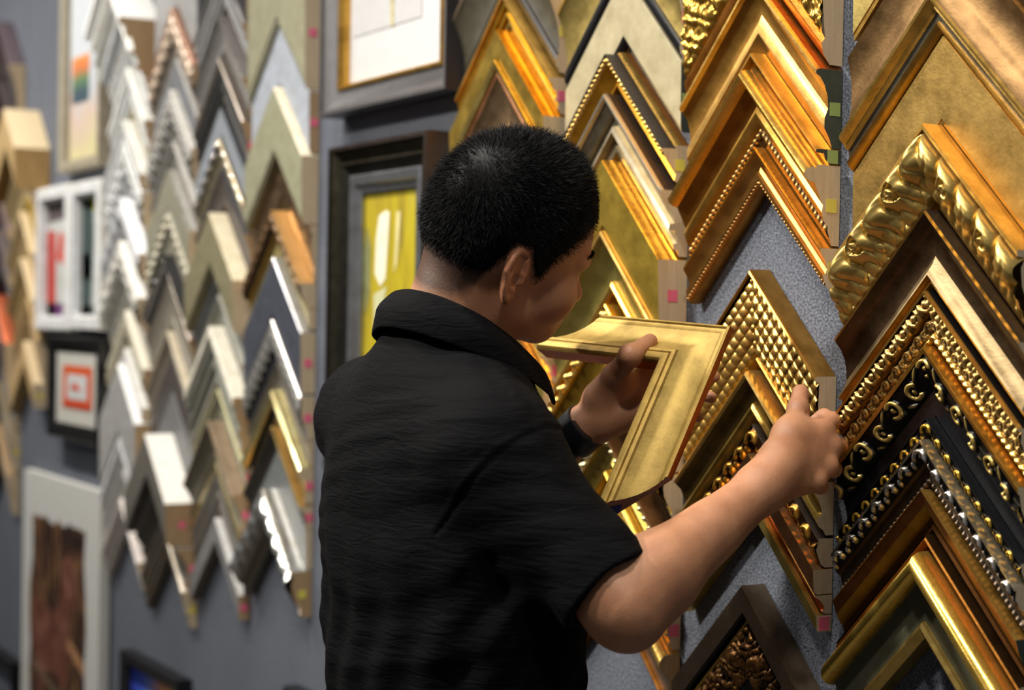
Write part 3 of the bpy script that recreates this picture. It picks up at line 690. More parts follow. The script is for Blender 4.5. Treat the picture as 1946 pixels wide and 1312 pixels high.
ex, ez = e.location.x, e.location.z
def at_e(px, py, nn): q = zz(px, py, nn); return (q[0] - ex, q[2] - ez)
for pts, c in (([(722, 410), (735, 400), (742, 404), (738, 470), (734, 530), (724, 545), (714, 520), (716, 460)], 'p:226,222,196:.5:.1'),
               ([(755, 402), (763, 402), (760, 450), (756, 500), (750, 520), (753, 460)], 'p:206,196,140:.5:.1'),
               ([(700, 430), (706, 470), (704, 560), (696, 600), (694, 500)], 'p:120,124,84:.5:.2'),
               ([(668, 350), (676, 350), (674, 640), (666, 640)], 'p:150,156,40:.5:.1'),
               ([(712, 560), (736, 545), (726, 610), (712, 625)], 'p:190,190,150:.5:.1')):
    poly('paint_stroke', e, [at_e(x, y, .015) for x, y in pts], .0142, mat(c))

# tall picture near the top left
a = zz(117, 318, .03); b = zz(196, 322, .03)
e, (ox, oz) = frame_picture('framed_picture', zz(114, 318, .03)[0], min(zz(190, 310, .03)[0], -4.45), zz(150, 322, .03)[2], zz(150, 322, .03)[2] + .95, [
    ('outer_edge', P(170, 160, 140), [(0, 0), (0, .034), (.1, .036)], None),
    ('frame_face', P(158, 150, 132), [(.1, .036), (.5, .034), (.9, .03), (1, .024), (1, .01)], None)], .032,
    'tall greige frame holding a pale watercolour, top left', 'framed picture')
wc = painting('pale_watercolour', [(206, 196, 150), (206, 184, 170), (190, 194, 200), (200, 206, 212), (204, 210, 216), (206, 212, 218), (206, 212, 218), (214, 218, 222), (216, 220, 224), (216, 220, 224)], (2, 2, 2), 3, axis=2)
panel('painting', e, -ox, ox, -oz, oz, .010, wc)
ex, ez = e.location.x, e.location.z
q0 = at_e(139, 200, .012); q1 = at_e(172, 100, .012)
panel('colour_patch', e, q0[0], q1[0], q0[1], q1[1], .0122, painting('patch', [(60, 80, 96), (70, 90, 96), (96, 130, 90), (214, 120, 70), (226, 150, 80)], (6, 6, 2), 3, axis=2), .001)
# the two white frames
for (xa, ya, xb, yb, lab, kind) in ((70, 357, 127, 628, 'white frame with a red flower print, left one of the white pair', 0), (133, 345, 201, 628, 'white frame with a dark teal and red print, right one of the white pair', 1)):
    A = zz(xa, ya, .04); B = zz(xb, yb, .04)
    e, (ox, oz) = frame_picture('framed_picture', A[0], min(B[0], -4.45), zz((xa + xb) / 2, yb, .04)[2], zz((xa + xb) / 2, (ya + ya - 4) / 2, .04)[2], [
        ('outer_edge', WH, [(0, 0), (0, .036), (.1, .04)], None),
        ('frame_face', P(224, 226, 230), [(.1, .04), (.8, .04), (.84, .03), (1, .028), (1, .01)], None)], .040, lab, 'framed picture')
    ex, ez = e.location.x, e.location.z
    if kind == 0:
        panel('print', e, -ox, ox, -oz, oz, .01, mat('p:196,198,196:.5:.08'))
        for pts, c in (([(-ox, oz), (ox, oz), (ox, oz * .72), (-ox, oz * .66)], 'p:96,84,88:.5:.3'), ([(-ox, oz * .5), (-ox * .45, oz * .5), (-ox * .35, -oz), (-ox, -oz)], 'p:190,40,26:.5:.3'),
                       ([(-ox * .1, oz * .45), (ox * .8, oz * .42), (ox * .9, oz * .05), (ox * .3, -oz * .12), (-ox * .3, oz * .0)], 'p:206,66,46:.5:.3'),
                       ([(ox * .3, -oz * .1), (ox * .5, -oz * .1), (ox * .35, -oz * .5), (ox * .2, -oz * .5)], 'p:120,130,70:.5:.3'),
                       ([(-ox, -oz * .78), (ox, -oz * .78), (ox, -oz), (-ox, -oz)], 'p:104,52,110:.5:.3')):
            poly('printed_shape', e, pts, .0125, mat(c))
    else:
        panel('print', e, -ox, ox, -oz, oz, .01, mat('p:178,186,184:.5:.1'))
        for pts, c in (([(-ox, oz), (-ox * .1, oz * .95), (0, oz * .3), (-ox * .2, -oz), (-ox, -oz)], 'p:54,72,72:.5:.4'), ([(-ox * .9, oz), (-ox * .1, oz), (ox * .1, oz * .78), (-ox * .4, oz * .76)], 'p:196,196,24:.5:.2'),
                       ([(-ox, oz * .05), (-ox * .3, oz * .05), (-ox * .1, -oz * .3), (-ox * .6, -oz * .42), (-ox, -oz * .35)], 'p:120,34,50:.5:.3'),
                       ([(0, oz), (ox, oz), (ox, oz * .82), (.1 * ox, oz * .8)], 'p:96,98,100:.5:.2'), ([(-ox, -oz * .84), (ox, -oz * .84), (ox, -oz), (-ox, -oz)], 'p:60,74,70:.5:.2'),
                       ([(ox * .35, oz * .4), (ox * .55, oz * .4), (ox * .5, -oz * .5), (ox * .4, -oz * .5)], 'p:110,128,120:.5:.2')):
            poly('printed_shape', e, pts, .0125, mat(c))
# small black frame with the orange print
A = zz(91, 648, .045); B = zz(186, 850, .045)
e, (ox, oz) = frame_picture('framed_picture', A[0], min(B[0] + .03, -4.435), B[2], zz(138, 640, .045)[2], [
    ('outer_edge', BLK, [(0, 0), (0, .04), (.1, .045)], None),
    ('frame_face', 'p:24,24,26:.35', [(.1, .045), (.6, .04), (1, .030), (1, .01)], None)], .042, 'small black frame with an orange print on a beige mat', 'framed picture')
panel('mat_board', e, -ox, ox, -oz, oz, .026, mat('p:196,194,186:.6:.04'))
panel('print', e, -ox * .66, ox * .72, -oz * .55, oz * .62, .0285, mat('p:214,88,34:.5:.15'), .001)
panel('print_centre', e, -ox * .44, ox * .52, -oz * .30, oz * .38, .030, mat('p:206,208,210:.5:.05'), .001)
poly('printed_shape', e, [(-ox * .25, -oz * .05), (ox * .3, -oz * .05), (ox * .15, oz * .05), (0, oz * .18), (-ox * .2, oz * .08)], .0312, mat('p:206,90,60:.5'))
poly('printed_shape', e, [(-ox * .66, -oz * .55), (ox * .72, -oz * .55), (ox * .72, -oz * .40), (-ox * .66, -oz * .40)], .0296, mat('p:196,70,44:.5'))
# horse painting on an unframed board
Zt = solveZ(zz(122, 914, .03)[0], .03, 914); XL, XR = zz(47, 900, .03)[0], min(-4.435, zz(203, 940, .03)[0])
e = empty('horse_painting', ((XL + XR) / 2, -.004, Zt - .45)); tag(e, 'unframed board painted with a brown horse, lower left', 'painting')
hx, hz = (XR - XL) / 2, .45
box('board', (-hx, -.028, -hz), (hx, -.002, hz), mat('p:202,202,198:.6:.03'), e)
sep = painting('sepia_wash', [(26, 17, 14), (48, 31, 25), (78, 54, 40), (120, 84, 54), (170, 124, 78)], (5, 5, 1.6), 3, dist=2.5, lo=.32, hi=.72)
pts = []
rr = random.Random(3)
prev = None
def ragged(x0, x1, z, k, amp): return [(x0 + (x1 - x0) * i / k, z + rr.uniform(-amp, amp)) for i in range(k + 1)]
edge = ragged(-hx * .72, hx * .66, hz - .12, 14, .010)
edge += [(hx * (.66 + rr.uniform(-.05, .06)), hz - .12 - (2 * hz - .20) * i / 8) for i in range(1, 8)]
edge += ragged(hx * .6, -hx * .7, -hz + .05, 8, .015)
edge += [(-hx * (.74 + rr.uniform(-.05, .05)), -hz + .08 + (2 * hz - .24) * i / 8) for i in range(1, 8)]
poly('cream_wash', e, [(-hx * .8, hz - .10), (hx * .2, hz - .075), (hx * .74, hz - .11), (hx * .76, -hz + .2), (hx * .7, -hz + .06), (-hx * .8, -hz + .05)], .0276, mat('p:196,176,140:.6:.12'), .0003)
poly('painted_ground', e, edge, .028, sep)
hs = [(-.80, .10), (-.55, .16), (-.25, .10), (-.02, .12), (.10, .24), (.14, .38), (.26, .44), (.40, .40), (.46, .28), (.44, .14), (.34, .16), (.32, .24), (.30, .10), (.32, -.06), (.26, -.2), (.24, -.5), (.16, -.5), (.12, -.24), (-.05, -.2), (-.35, -.22), (-.42, -.5), (-.52, -.5), (-.56, -.2), (-.74, -.1)]
poly('painted_horse', e, [(x * hx * .95, z * hz * 1.2 + .02) for x, z in hs], .0288, painting('horse_brown', [(70, 38, 32), (112, 66, 52), (164, 116, 96)], (6, 6, 3), 4))
poly('painted_fence', e, [(-hx * .7, -.08), (hx * .6, -.17), (hx * .6, -.19), (-hx * .7, -.10)], .0296, mat('p:110,88,70:.6'))
poly('painted_fence', e, [(hx * .3, .03), (hx * .68, -.02), (hx * .68, -.05), (hx * .3, 0.0)], .0296, mat('p:176,130,90:.6'))
poly('orange_wash', e, [(-hx * .7, -hz + .06), (-hx * .2, -hz + .02), (hx * .3, -hz + .015), (-.1 * hx, -hz + .004), (-hx * .66, -hz + .02)], .0296, mat('p:206,120,80:.6'))
# frame with the blue and orange print, bottom
A = zz(231, 1235, .03); B = zz(342, 1290, .03)
e, (ox, oz) = frame_picture('framed_picture', A[0], B[0], solveZ(A[0], .03, 1234) - .5, solveZ(A[0], .03, 1234), [
    ('outer_edge', BLK, [(0, 0), (0, .03), (.1, .034)], None), ('frame_face', 'p:34,34,38:.4', [(.1, .034), (.9, .03), (1, .02), (1, .01)], None)], .030,
    'black frame holding a blue and orange gradient print, bottom left', 'framed picture')
panel('print', e, -ox, ox, -oz, oz, .01, painting('blue_orange_print', [(40, 60, 170), (60, 90, 200), (110, 130, 200), (210, 150, 120), (220, 170, 110), (190, 180, 120)], (1, 1, 1), 2, axis=0))
# dark frame in the bottom left corner
A = zz(-60, 1225, .04); B = zz(22, 1262, .04)
e, (ox, oz) = frame_picture('framed_picture', A[0], B[0], B[2] - .5, solveZ(B[0], .04, 1262), [
    ('outer_edge', BLK, [(0, 0), (0, .036), (.1, .04)], None), ('frame_face', 'p:30,32,36:.4', [(.1, .04), (.8, .03), (1, .01)], None)], .04, 'black frame cut off by the bottom left corner', 'framed picture')
panel('print', e, -ox, ox, -oz, oz, .008, mat('p:96,104,118:.4:.1'))
# sliver of a dark frame at the bottom beside the man's back
A = zz(541, 1303, .03); B = zz(592, 1303, .03)
e, (ox, oz) = frame_picture('framed_picture', A[0], A[0] + .5, A[2] - .4, A[2], [
    ('outer_edge', BLK, [(0, 0), (0, .03), (.1, .034)], None), ('frame_face', 'p:44,46,54:.4', [(.1, .034), (.8, .03), (1, .01)], None)], .04, 'top edge of a black frame beside the shirt hem', 'framed picture')
panel('print', e, -ox, ox, -oz, oz, .008, mat('p:150,150,150:.4:.1'))

# ------------------------------------------------------------------ light
def area(loc, target, size, power, col=(1, .95, .87), sy=None, spread=None):
    l = bpy.data.lights.new('ceiling_spot', 'AREA'); l.shape = 'RECTANGLE' if sy else 'DISK'; l.size = size
    if sy: l.size_y = sy
    l.energy = power; l.color = col
    if spread: l.spread = spread
    o = bpy.data.objects.new('ceiling_spot', l); COL.objects.link(o); o.location = loc
    d = Vector(target) - Vector(loc); o.rotation_euler = d.to_track_quat('-Z', 'Y').to_euler()
    return o
for x in (-.7, -1.45, -2.2, -2.95, -3.7, -4.45, -5.2, -5.95):
    area((x, -.95, 3.05), (x, -.05, 1.35), .10, 8.0, spread=1.9)
area((-2.9, -2.3, 3.1), (-1.9, -.3, 1.5), .16, 17, (1, .94, .84), spread=1.4)
area((-5.0, -2.4, 3.1), (-4.6, -.1, 1.4), .5, 13, (1, .96, .92))
w = bpy.data.worlds.new('room_ambient'); SC.world = w; w.use_nodes = True
bg = w.node_tree.nodes['Background']; bg.inputs['Color'].default_value = (.80, .84, .92, 1); bg.inputs['Strength'].default_value = .14
SC.view_settings.view_transform = 'Standard'; SC.view_settings.look = 'None'; SC.view_settings.exposure = 0.0; SC.view_settings.gamma = 1.0
SC.view_settings.use_curve_mapping = False
# ------------------------------------------------------------------ the held corner sample
C0 = W(1395, 627, 2.06)
k_ = 2.06 / FPX
a1 = VC(-230, -25, 223) * k_; a2 = VC(-127, 278, -99.7) * k_
Lh = (np.linalg.norm(a1) + np.linalg.norm(a2)) / 2
e1 = a1 / np.linalg.norm(a1); e2 = a2 / np.linalg.norm(a2)
lx = e2 - e1; lx /= np.linalg.norm(lx); lz = -(e1 + e2); lz /= np.linalg.norm(lz)
ly = np.cross(lz, lx); ly /= np.linalg.norm(ly)
lz = np.cross(lx, ly)
held = empty('moulding_sample')
held.matrix_world = Matrix(((lx[0], ly[0], lz[0], C0[0]), (lx[1], ly[1], lz[1], C0[1]), (lx[2], ly[2], lz[2], C0[2]), (0, 0, 0, 1)))
tag(held, 'gold leaf corner held in his left hand, blue diamond sticker on its sawn end', 'frame sample')
HG = 'h:178,148,76:.55:.3'
hb = [('outer_edge', 'g:176,104,44:.4', [(0, 0), (0, .007), (.004, .009)], None),
      ('outer_rim', HG, [(.004, .009), (.04, .0105), (.07, .0085), (.10, .009), (.16, .0078)], None),
      ('cove_face', 'h:184,156,84:.55:.3', [(.16, .0078), (.3, .0082), (.45, .0115), (.58, .017), (.70, .0245)], None),
      ('stepped_lip', HG, [(.70, .0245), (.72, .0275), (.78, .029), (.81, .0275), (.82, .030), (.88, .0315), (.94, .0315), (.97, .030), (1, .026)], None),
      ('sight_edge', 'g:190,110,50:.4', [(1, .026), (1, 0.004)], None)]
WH_ = .065
chevron(hb, WH_, Lh / SQ2, .002, 'w:150,112,96:.75:.12', 'blue', held)
def HL(x, y, z): return C0 + lx * x + ly * y + lz * z       # local point of the held sample
def arm1(s, t, p): return HL(0, 0, 0) + e1 * s + (-lz * SQ2 - e1) * t - ly * p if False else C0 + e1 * (s) + e2 * t - ly * p
def arm2(s, t, p): return C0 + e2 * s + e1 * t - ly * p

# ------------------------------------------------------------------ implicit surfaces
class Field:
    def __init__(s): s.pr = []
    def add(s, fn, lo, hi, k=.012, op='u'): s.pr.append((fn, np.minimum(lo, hi), np.maximum(lo, hi), k, op))
    def cap(s, a, b, ra, rb=None, k=.012, op='u'):
        a = np.array(a, float); b = np.array(b, float); rb = ra if rb is None else rb
        ab = b - a; L2 = max(ab @ ab, 1e-12)
        def fn(P):
            h = np.clip((P - a) @ ab / L2, 0, 1)
            return np.linalg.norm(P - a - h[:, None] * ab, axis=1) - (ra + (rb - ra) * h)
        r = max(ra, rb); s.add(fn, np.minimum(a, b) - r, np.maximum(a, b) + r, k, op)
    def poly(s, pts, r, k=.004, op='u'):
        pts = [np.array(p, float) for p in pts]
        def fn(P):
            d = np.full(len(P), 1.0)
            for a, b in zip(pts[:-1], pts[1:]):
                ab = b - a; h = np.clip((P - a) @ ab / (ab @ ab), 0, 1)
                d = np.minimum(d, np.linalg.norm(P - a - h[:, None] * ab, axis=1))
            return d - r
        A = np.array(pts); s.add(fn, A.min(0) - r, A.max(0) + r, k, op)
    def chain(s, pts, rs, k=.008, op='u', kfirst=None):
        for i in range(len(pts) - 1): s.cap(pts[i], pts[i + 1], rs[i], rs[i + 1], kfirst if (i == 0 and kfirst) else k, op)
    def ell(s, c, r, R=None, k=.012, op='u'):
        c = np.array(c, float); r = np.array(r, float); R = np.eye(3) if R is None else R
        def fn(P):
            q = (P - c) @ R.T
            k0 = np.linalg.norm(q / r, axis=1); k1 = np.linalg.norm(q / r ** 2, axis=1)
            return k0 * (k0 - 1) / np.maximum(k1, 1e-9)
        m = max(r); s.add(fn, c - m, c + m, k, op)
    def __call__(s, P):
        d = np.full(len(P), .25)
        lo = P.min(0); hi = P.max(0)
        for fn, a, b, k, op in s.pr:
            m = .03 + k
            if np.any(lo > b + m) or np.any(hi < a - m): continue
            msk = np.all((P > a - m) & (P < b + m), axis=1)
            if not msk.any(): continue
            x = d[msk]; y = fn(P[msk])
            if op == 'u':
                h = np.clip(.5 + .5 * (y - x) / k, 0, 1); x = y * (1 - h) + x * h - k * h * (1 - h)
            elif op == 's':
                h = np.clip(.5 - .5 * (x + y) / k, 0, 1); x = x * (1 - h) + (-y) * h + k * h * (1 - h)
            d[msk] = x
        return d

def surface(field, lo, hi, vox, thr=1.35):
    B = 8; bs = B * vox
    lo = np.array(lo, float); hi = np.array(hi, float)
    nb = np.ceil((hi - lo) / bs).astype(int)
    gi = np.stack(np.meshgrid(*[np.arange(n) for n in nb], indexing='ij'), -1).reshape(-1, 3)
    cen = lo + (gi + .5) * bs
    act = []
    # walk in slabs so that distant primitives are skipped
    keyb = (gi // 4)
    kk = keyb[:, 0] * 10000 + keyb[:, 1] * 100 + keyb[:, 2]
    order = np.argsort(kk, kind='stable'); kk = kk[order]; gi = gi[order]; cen = cen[order]
    cuts = np.flatnonzero(np.diff(kk)) + 1
    off = np.stack(np.meshgrid(*[np.arange(B + 1)] * 3, indexing='ij'), -1).reshape(-1, 3)
    VK = []; VP = []; EQ = []
    N = B + 1
    BIG = 1 << 20
    for seg in np.split(np.arange(len(gi)), cuts):
        d = field(cen[seg]); sel = seg[np.abs(d) < bs * thr]
        for st in range(0, len(sel), 64):
            ss = sel[st:st + 64]
            g0 = gi[ss] * B
            G = g0[:, None, :] + off[None]
            Pt = lo + G.reshape(-1, 3) * vox
            D = field(Pt).reshape(len(ss), N, N, N)
            sg = D < 0
            c8 = [sg[:, i:i + B, j:j + B, k:k + B] for i in (0, 1) for j in (0, 1) for k in (0, 1)]
            sm = sum(c.astype(np.int8) for c in c8)
            cell_ = (sm > 0) & (sm < 8)
            bi, ci, cj, ck = np.nonzero(cell_)
            if len(bi) == 0: continue
            acc = np.zeros((len(bi), 3)); n = np.zeros(len(bi))
            cor = {}
            for i in (0, 1):
                for j in (0, 1):
                    for k in (0, 1): cor[i, j, k] = D[bi, ci + i, cj + j, ck + k]
            for ax in range(3):
                for u in (0, 1):
                    for v in (0, 1):
                        p0 = [u, v]; p0.insert(ax, 0); p1 = list(p0); p1[ax] = 1
                        a = cor[tuple(p0)]; b = cor[tuple(p1)]
                        x = (a < 0) != (b < 0)
                        t = np.where(x, a / np.where(x, a - b, 1), 0)
                        q = np.tile(np.array(p0, float), (len(bi), 1)); q[:, ax] = t
                        acc += q * x[:, None]; n += x
            gc = g0[bi] + np.stack([ci, cj, ck], -1)
            VK.append((gc[:, 0] * BIG + gc[:, 1]) * BIG + gc[:, 2]); VP.append(lo + (gc + acc / n[:, None]) * vox)
            for ax in range(3):
                s0 = sg[:, :B, :B, :B]
                sl = [slice(0, B)] * 3; sl[ax] = slice(1, B + 1)
                s1 = sg[(slice(None),) + tuple(sl)]
                eb, ei, ej, ek = np.nonzero(s0 != s1)
                if len(eb) == 0: continue
                ge = g0[eb] + np.stack([ei, ej, ek], -1)
                EQ.append(np.concatenate([ge, np.full((len(ge), 1), ax), s0[eb, ei, ej, ek][:, None].astype(int)], 1))
    VK = np.concatenate(VK); VP = np.concatenate(VP); EQ = np.concatenate(EQ)
    uk, ui = np.unique(VK, return_index=True); V = VP[ui]
    def find(g):
        key = (g[:, 0] * BIG + g[:, 1]) * BIG + g[:, 2]
        p = np.clip(np.searchsorted(uk, key), 0, len(uk) - 1)
        return np.where(uk[p] == key, p, -1)
    Fs = []
    for ax in range(3):
        E_ = EQ[EQ[:, 3] == ax]; g = E_[:, :3]; ins = E_[:, 4] == 1
        u, v = (ax + 1) % 3, (ax + 2) % 3
        du = np.zeros(3, int); du[u] = 1; dv = np.zeros(3, int); dv[v] = 1
        q = np.stack([find(g), find(g - du), find(g - du - dv), find(g - dv)], -1)
        ok = (q >= 0).all(1); q = q[ok]; ins = ins[ok]
        q[~ins] = q[~ins][:, ::-1]
        Fs.append(q)
    Fs = np.concatenate(Fs)
    return V, Fs
def relax(V, F, it=2, lam=.5):
    n = len(V)
    e = np.concatenate([F[:, [0, 1]], F[:, [1, 2]], F[:, [2, 3]], F[:, [3, 0]]]); e = np.concatenate([e, e[:, ::-1]])
    cnt_ = np.bincount(e[:, 0], minlength=n)[:, None]
    for _ in range(it):
        for l in (lam, -lam * 1.04):
            s = np.stack([np.bincount(e[:, 0], weights=V[e[:, 1], a], minlength=n) for a in range(3)], -1)
            V = V + l * (s / np.maximum(cnt_, 1) - V)
    return V

# ------------------------------------------------------------------ pose
def wv(px, py, z): return W(px, py, z)
hf = VC(.86, .21, .43); hf /= np.linalg.norm(hf)
hu = VC(.34, -.90, -.22); hu -= hf * (hu @ hf); hu /= np.linalg.norm(hu)
hr = np.cross(hf, hu); 
if hr @ Fv > 0: hr = -hr
EAR = wv(977, 528, 1.995)
HS = 1.0
HO = EAR - hr * .078 * HS + hf * .015
Rh = np.stack([hf, hr, hu])          # world -> head
def hp(x, y, z): return HO + HS * (hf * x + hr * y + hu * z)
def hell(Fd, c, r, k=.012, op='u', tilt=0.0):
    R = Rh
    if tilt:
        ca, sa = math.cos(tilt), math.sin(tilt)
        R = np.stack([hf * ca + hu * sa, hr, -hf * sa + hu * ca])
    Fd.ell(hp(*c), np.array(r) * HS, R, k, op)

body = Field()
Tc = wv(862, 900, 2.075)[:2]
def bp(x, y, z): return np.array([Tc[0] + x, Tc[1] + y, CZ + z])
RS = wv(934, 860, 1.925); LS = wv(712, 792, 2.215)
RE = wv(1183, 1150, 1.835); RW = wv(1450, 925, 1.962)
LE = wv(862, 1040, 2.27); LW = wv(1106, 817, 2.150)
NB = wv(862, 645, 2.07)
# torso (under the shirt)
body.ell(bp(0, .0, -.30), (.155, .095, .26), k=.05)
body.ell(bp(0, .0, -.54), (.13, .08, .14), k=.05)
body.cap(LS + [.03, 0, 0], RS - [.03, 0, 0], .045, .045, .05)
# neck
body.cap(NB, hp(-.022, 0, -.02), .062, .056, .03)
body.cap(NB + np.array([.0, -.015, -.02]), hp(-.045, 0, .0), .052, .045, .03)
# head
hell(body, (-.002, 0, .056), (.094, .075, .090), .02)
hell(body, (-.018, 0, .028), (.077, .077, .078), .02)
hell(body, (.030, 0, .020), (.066, .064, .085), .02)
hell(body, (.026, 0, -.036), (.060, .058, .046), .025)
body.cap(hp(-.006, .050, -.040), hp(.060, .022, -.060), .017, .018, .022)
body.cap(hp(-.006, -.050, -.040), hp(.060, -.022, -.060), .017, .018, .022)
body.cap(hp(.068, .010, -.064), hp(.068, -.010, -.064), .018, .018, .018)
for s in (1, -1):
    hell(body, (.057, s * .044, -.016), (.027, .025, .030), .02)
    hell(body, (.074, s * .026, .030), (.018, .026, .012), .014)
    hell(body, (.088, s * .033, .010), (.012, .018, .012), .012, 's')
    hell(body, (.072, s * .032, .009), (.0135, .016, .0125), .006)
    hell(body, (.094, s * .011, -.021), (.010, .008, .008), .006)
    hell(body, (.104, s * .0065, -.0270), (.005, .0032, .004), .003, 's')
body.cap(hp(.082, 0, .020), hp(.103, 0, -.015), .0085, .0105, .012)
hell(body, (.103, 0, -.018), (.011, .0105, .009), .006)
hell(body, (.082, 0, -.047), (.015, .026, .018), .012)
hell(body, (.0940, 0, -.0405), (.0075, .021, .0055), .004)
hell(body, (.0905, 0, -.0500), (.0085, .018, .0062), .004)
body.cap(hp(.0995, .022, -.0452), hp(.0995, -.022, -.0452), .0015, .0015, .004, 's')
# ears
for s in (1, -1):
    ea = hf * .90 * 1.0 - hr * s * .43; ea /= np.linalg.norm(ea)          # ear plane: back edge stands away
    eb = hu * .97 - hf * .18 ; eb -= ea * (eb @ ea); eb /= np.linalg.norm(eb)
    ec = np.cross(ea, eb); ec = ec if (ec @ hr) * s > 0 else -ec
    E0 = hp(-.020, s * .0795, .002)
    def ep(a, b, c): return E0 + HS * .96 * (ea * a + eb * b + ec * c)
    Re = np.stack([ea, eb, ec])
    body.ell(ep(0, 0, .000), (.0155, .029, .0042), Re, .008)
    n_ = 14
    ring = [(.0165 * math.cos(t) * (1.0 if math.sin(t) > 0 else .78), .031 * math.sin(t)) for t in np.linspace(-.05 * PI, 1.38 * PI, n_)]
    body.poly([ep(q[0], q[1], .005) for q in ring], .0036, .004)
    body.ell(ep(.002, -.0245, .003), (.0085, .0105, .0045), Re, .005)        # lobe
    body.cap(ep(.0125, -.006, .004), ep(.012, .003, .004), .0042, .0036, .003)      # tragus
    anti = [(-.002, .020), (-.0075, .010), (-.0085, -.003), (-.004, -.0135), (.004, -.0165)]
    body.poly([ep(*q, .0050) for q in anti], .0025, .004)
    body.ell(ep(.0045, -.004, .0075), (.0065, .0085, .006), Re, .003, 's')    # bowl
    body.cap(ep(.009, .024, .007), ep(-.0115, .010, .007), .0020, .0018, .002, 's')
# arms
def limb(Fd, a, b, r0, r1, r2, k=.02, belly=.35, off=(0, 0, 0)):
    m = a + (b - a) * belly + np.array(off)
    Fd.cap(a, m, r0, r1, k); Fd.cap(m, b, r1, r2, k)
limb(body, RS, RE, .048, .045, .0385, .03, .5)
limb(body, RE, RW, .0385, .0400, .0250, .03, .22)
body.cap(RE + (RE - RS) * .06 + np.array([0, .0, -.006]), RE + (RW - RE) * .10, .030, .036, .02)
body.cap(RE + (RW - RE) * .30 + np.array([0, 0, .006]), RE + (RW - RE) * .62, .029, .024, .02)
limb(body, LS, LE, .050, .046, .038, .03, .5)
limb(body, LE, LW, .040, .040, .0235, .03, .26)
wd = (LW - LE) / np.linalg.norm(LW - LE)
# ---- right hand: back of the hand to the camera, gripping the sawn end
rw = RW
MC_ = [wv(1566, 817, 2.030), wv(1580, 850, 2.026), wv(1572, 887, 2.014), wv(1549, 915, 2.000)]
root = [wv(1486, 868, 1.985), wv(1484, 890, 1.980), wv(1480, 912, 1.975), wv(1472, 930, 1.975)]
body.cap(rw, wv(1480, 895, 1.975), .0265, .024, .02)
for i in range(4):
    body.cap(root[i], MC_[i], .0170, .0112, .014)
    body.ell(MC_[i] - VC(0, 0, .005), (.0122, .0122, .0122), None, .006)
body.cap(wv(1490, 880, 1.992), wv(1556, 850, 2.030), .019, .013, .02)
PIP = [wv(1583, 800, 2.064), wv(1594, 848, 2.066), wv(1584, 892, 2.052), wv(1560, 925, 2.036)]
DIP = [wv(1566, 792, 2.083), wv(1577, 846, 2.084), wv(1566, 893, 2.070), wv(1543, 925, 2.052)]
TIP = [wv(1551, 800, 2.084), wv(1559, 850, 2.082), wv(1548, 892, 2.068), wv(1527, 918, 2.052)]
for i, (rA, rB) in enumerate(((.0102, .0088), (.0104, .0090), (.0098, .0086), (.0088, .0076))):
    body.chain([MC_[i], PIP[i], DIP[i], TIP[i]], [rA, rA * .95, rB, rB * .92], .005)
T0, T1, T2, T3 = wv(1474, 885, 1.975), wv(1500, 826, 2.008), wv(1517, 778, 2.036), wv(1521, 747, 2.058)
body.chain([T0, T1, T2], [.0190, .0140, .0112], .018)
body.chain([T2, T3], [.0112, .0100], .006)
body.cap(T1, wv(1545, 828, 2.02), .012, .010, .02)
body.ell(T2, (.0118, .0118, .0118), None, .006)
tdir = (T3 - T2) / np.linalg.norm(T3 - T2); tsd = np.cross(tdir, Fv); tsd /= np.linalg.norm(tsd)
for o_ in (.0015, -.0025, -.006): body.poly([T2 + tdir * o_ + tsd * x - Fv * (.0118 - .3 * abs(x)) for x in (-.007, -.003, .003, .007)], .0007, .002, 's')
# ---- left hand: palm to the camera, thumb over the held sample, fingers behind it
LT3 = arm1(.096, .036, .0210)         # pad of the thumb on the face
lt_px = LT3
def toward(p, q, s): return p + (q - p) * s
pal = dict(h=wv(1150, 790, 2.145))
LM = [wv(1238, 706, 2.148), wv(1246, 728, 2.146), wv(1246, 752, 2.140), wv(1236, 775, 2.130)]
lr = [wv(1150, 765, 2.148), wv(1146, 778, 2.148), wv(1142, 792, 2.146), wv(1142, 806, 2.142)]
body.cap(LW, wv(1140, 785, 2.148), .0235, .0225, .02)
for i in range(4): body.cap(lr[i], LM[i], .0165, .0125, .016)
body.cap(wv(1150, 805, 2.135), wv(1226, 777, 2.122), .0165, .0130, .016)      # heel of the little finger side
body.cap(wv(1142, 758, 2.138), wv(1180, 722, 2.126), .0195, .0165, .014)     # ball of the thumb
LF1 = [wv(1296, 688, 2.178), wv(1304, 716, 2.180), wv(1302, 748, 2.174), wv(1286, 780, 2.160)]
LF2 = [wv(1330, 680, 2.165), wv(1340, 712, 2.166), wv(1336, 750, 2.160), wv(1312, 786, 2.148)]
LF3 = [wv(1346, 682, 2.150), wv(1357, 716, 2.150), wv(1352, 756, 2.144), wv(1326, 792, 2.134)]
for i, (rA, rB) in enumerate(((.0096, .0082), (.0100, .0084), (.0094, .0080), (.0084, .0072))):
    body.chain([LM[i], LF1[i], LF2[i], LF3[i]], [rA * 1.08, rA * .96, rB, rB * .9], .005)
tA = wv(1148, 754, 2.142); tB = wv(1168, 714, 2.112); 
tM = arm1(.096, .068, .0425)
body.chain([tA, tB], [.0185, .0140], .016)
body.chain([tB, tM, LT3], [.0135, .0118, .0092], .007)
body.ell(tM, (.0112, .0112, .0112), None, .010)

allp = np.array([p[1] for p in body.pr]); allq = np.array([p[2] for p in body.pr])
V, Fq = surface(body, allp.min(0) - .02, allq.max(0) + .02, .0019)
V = relax(V, Fq, 2)
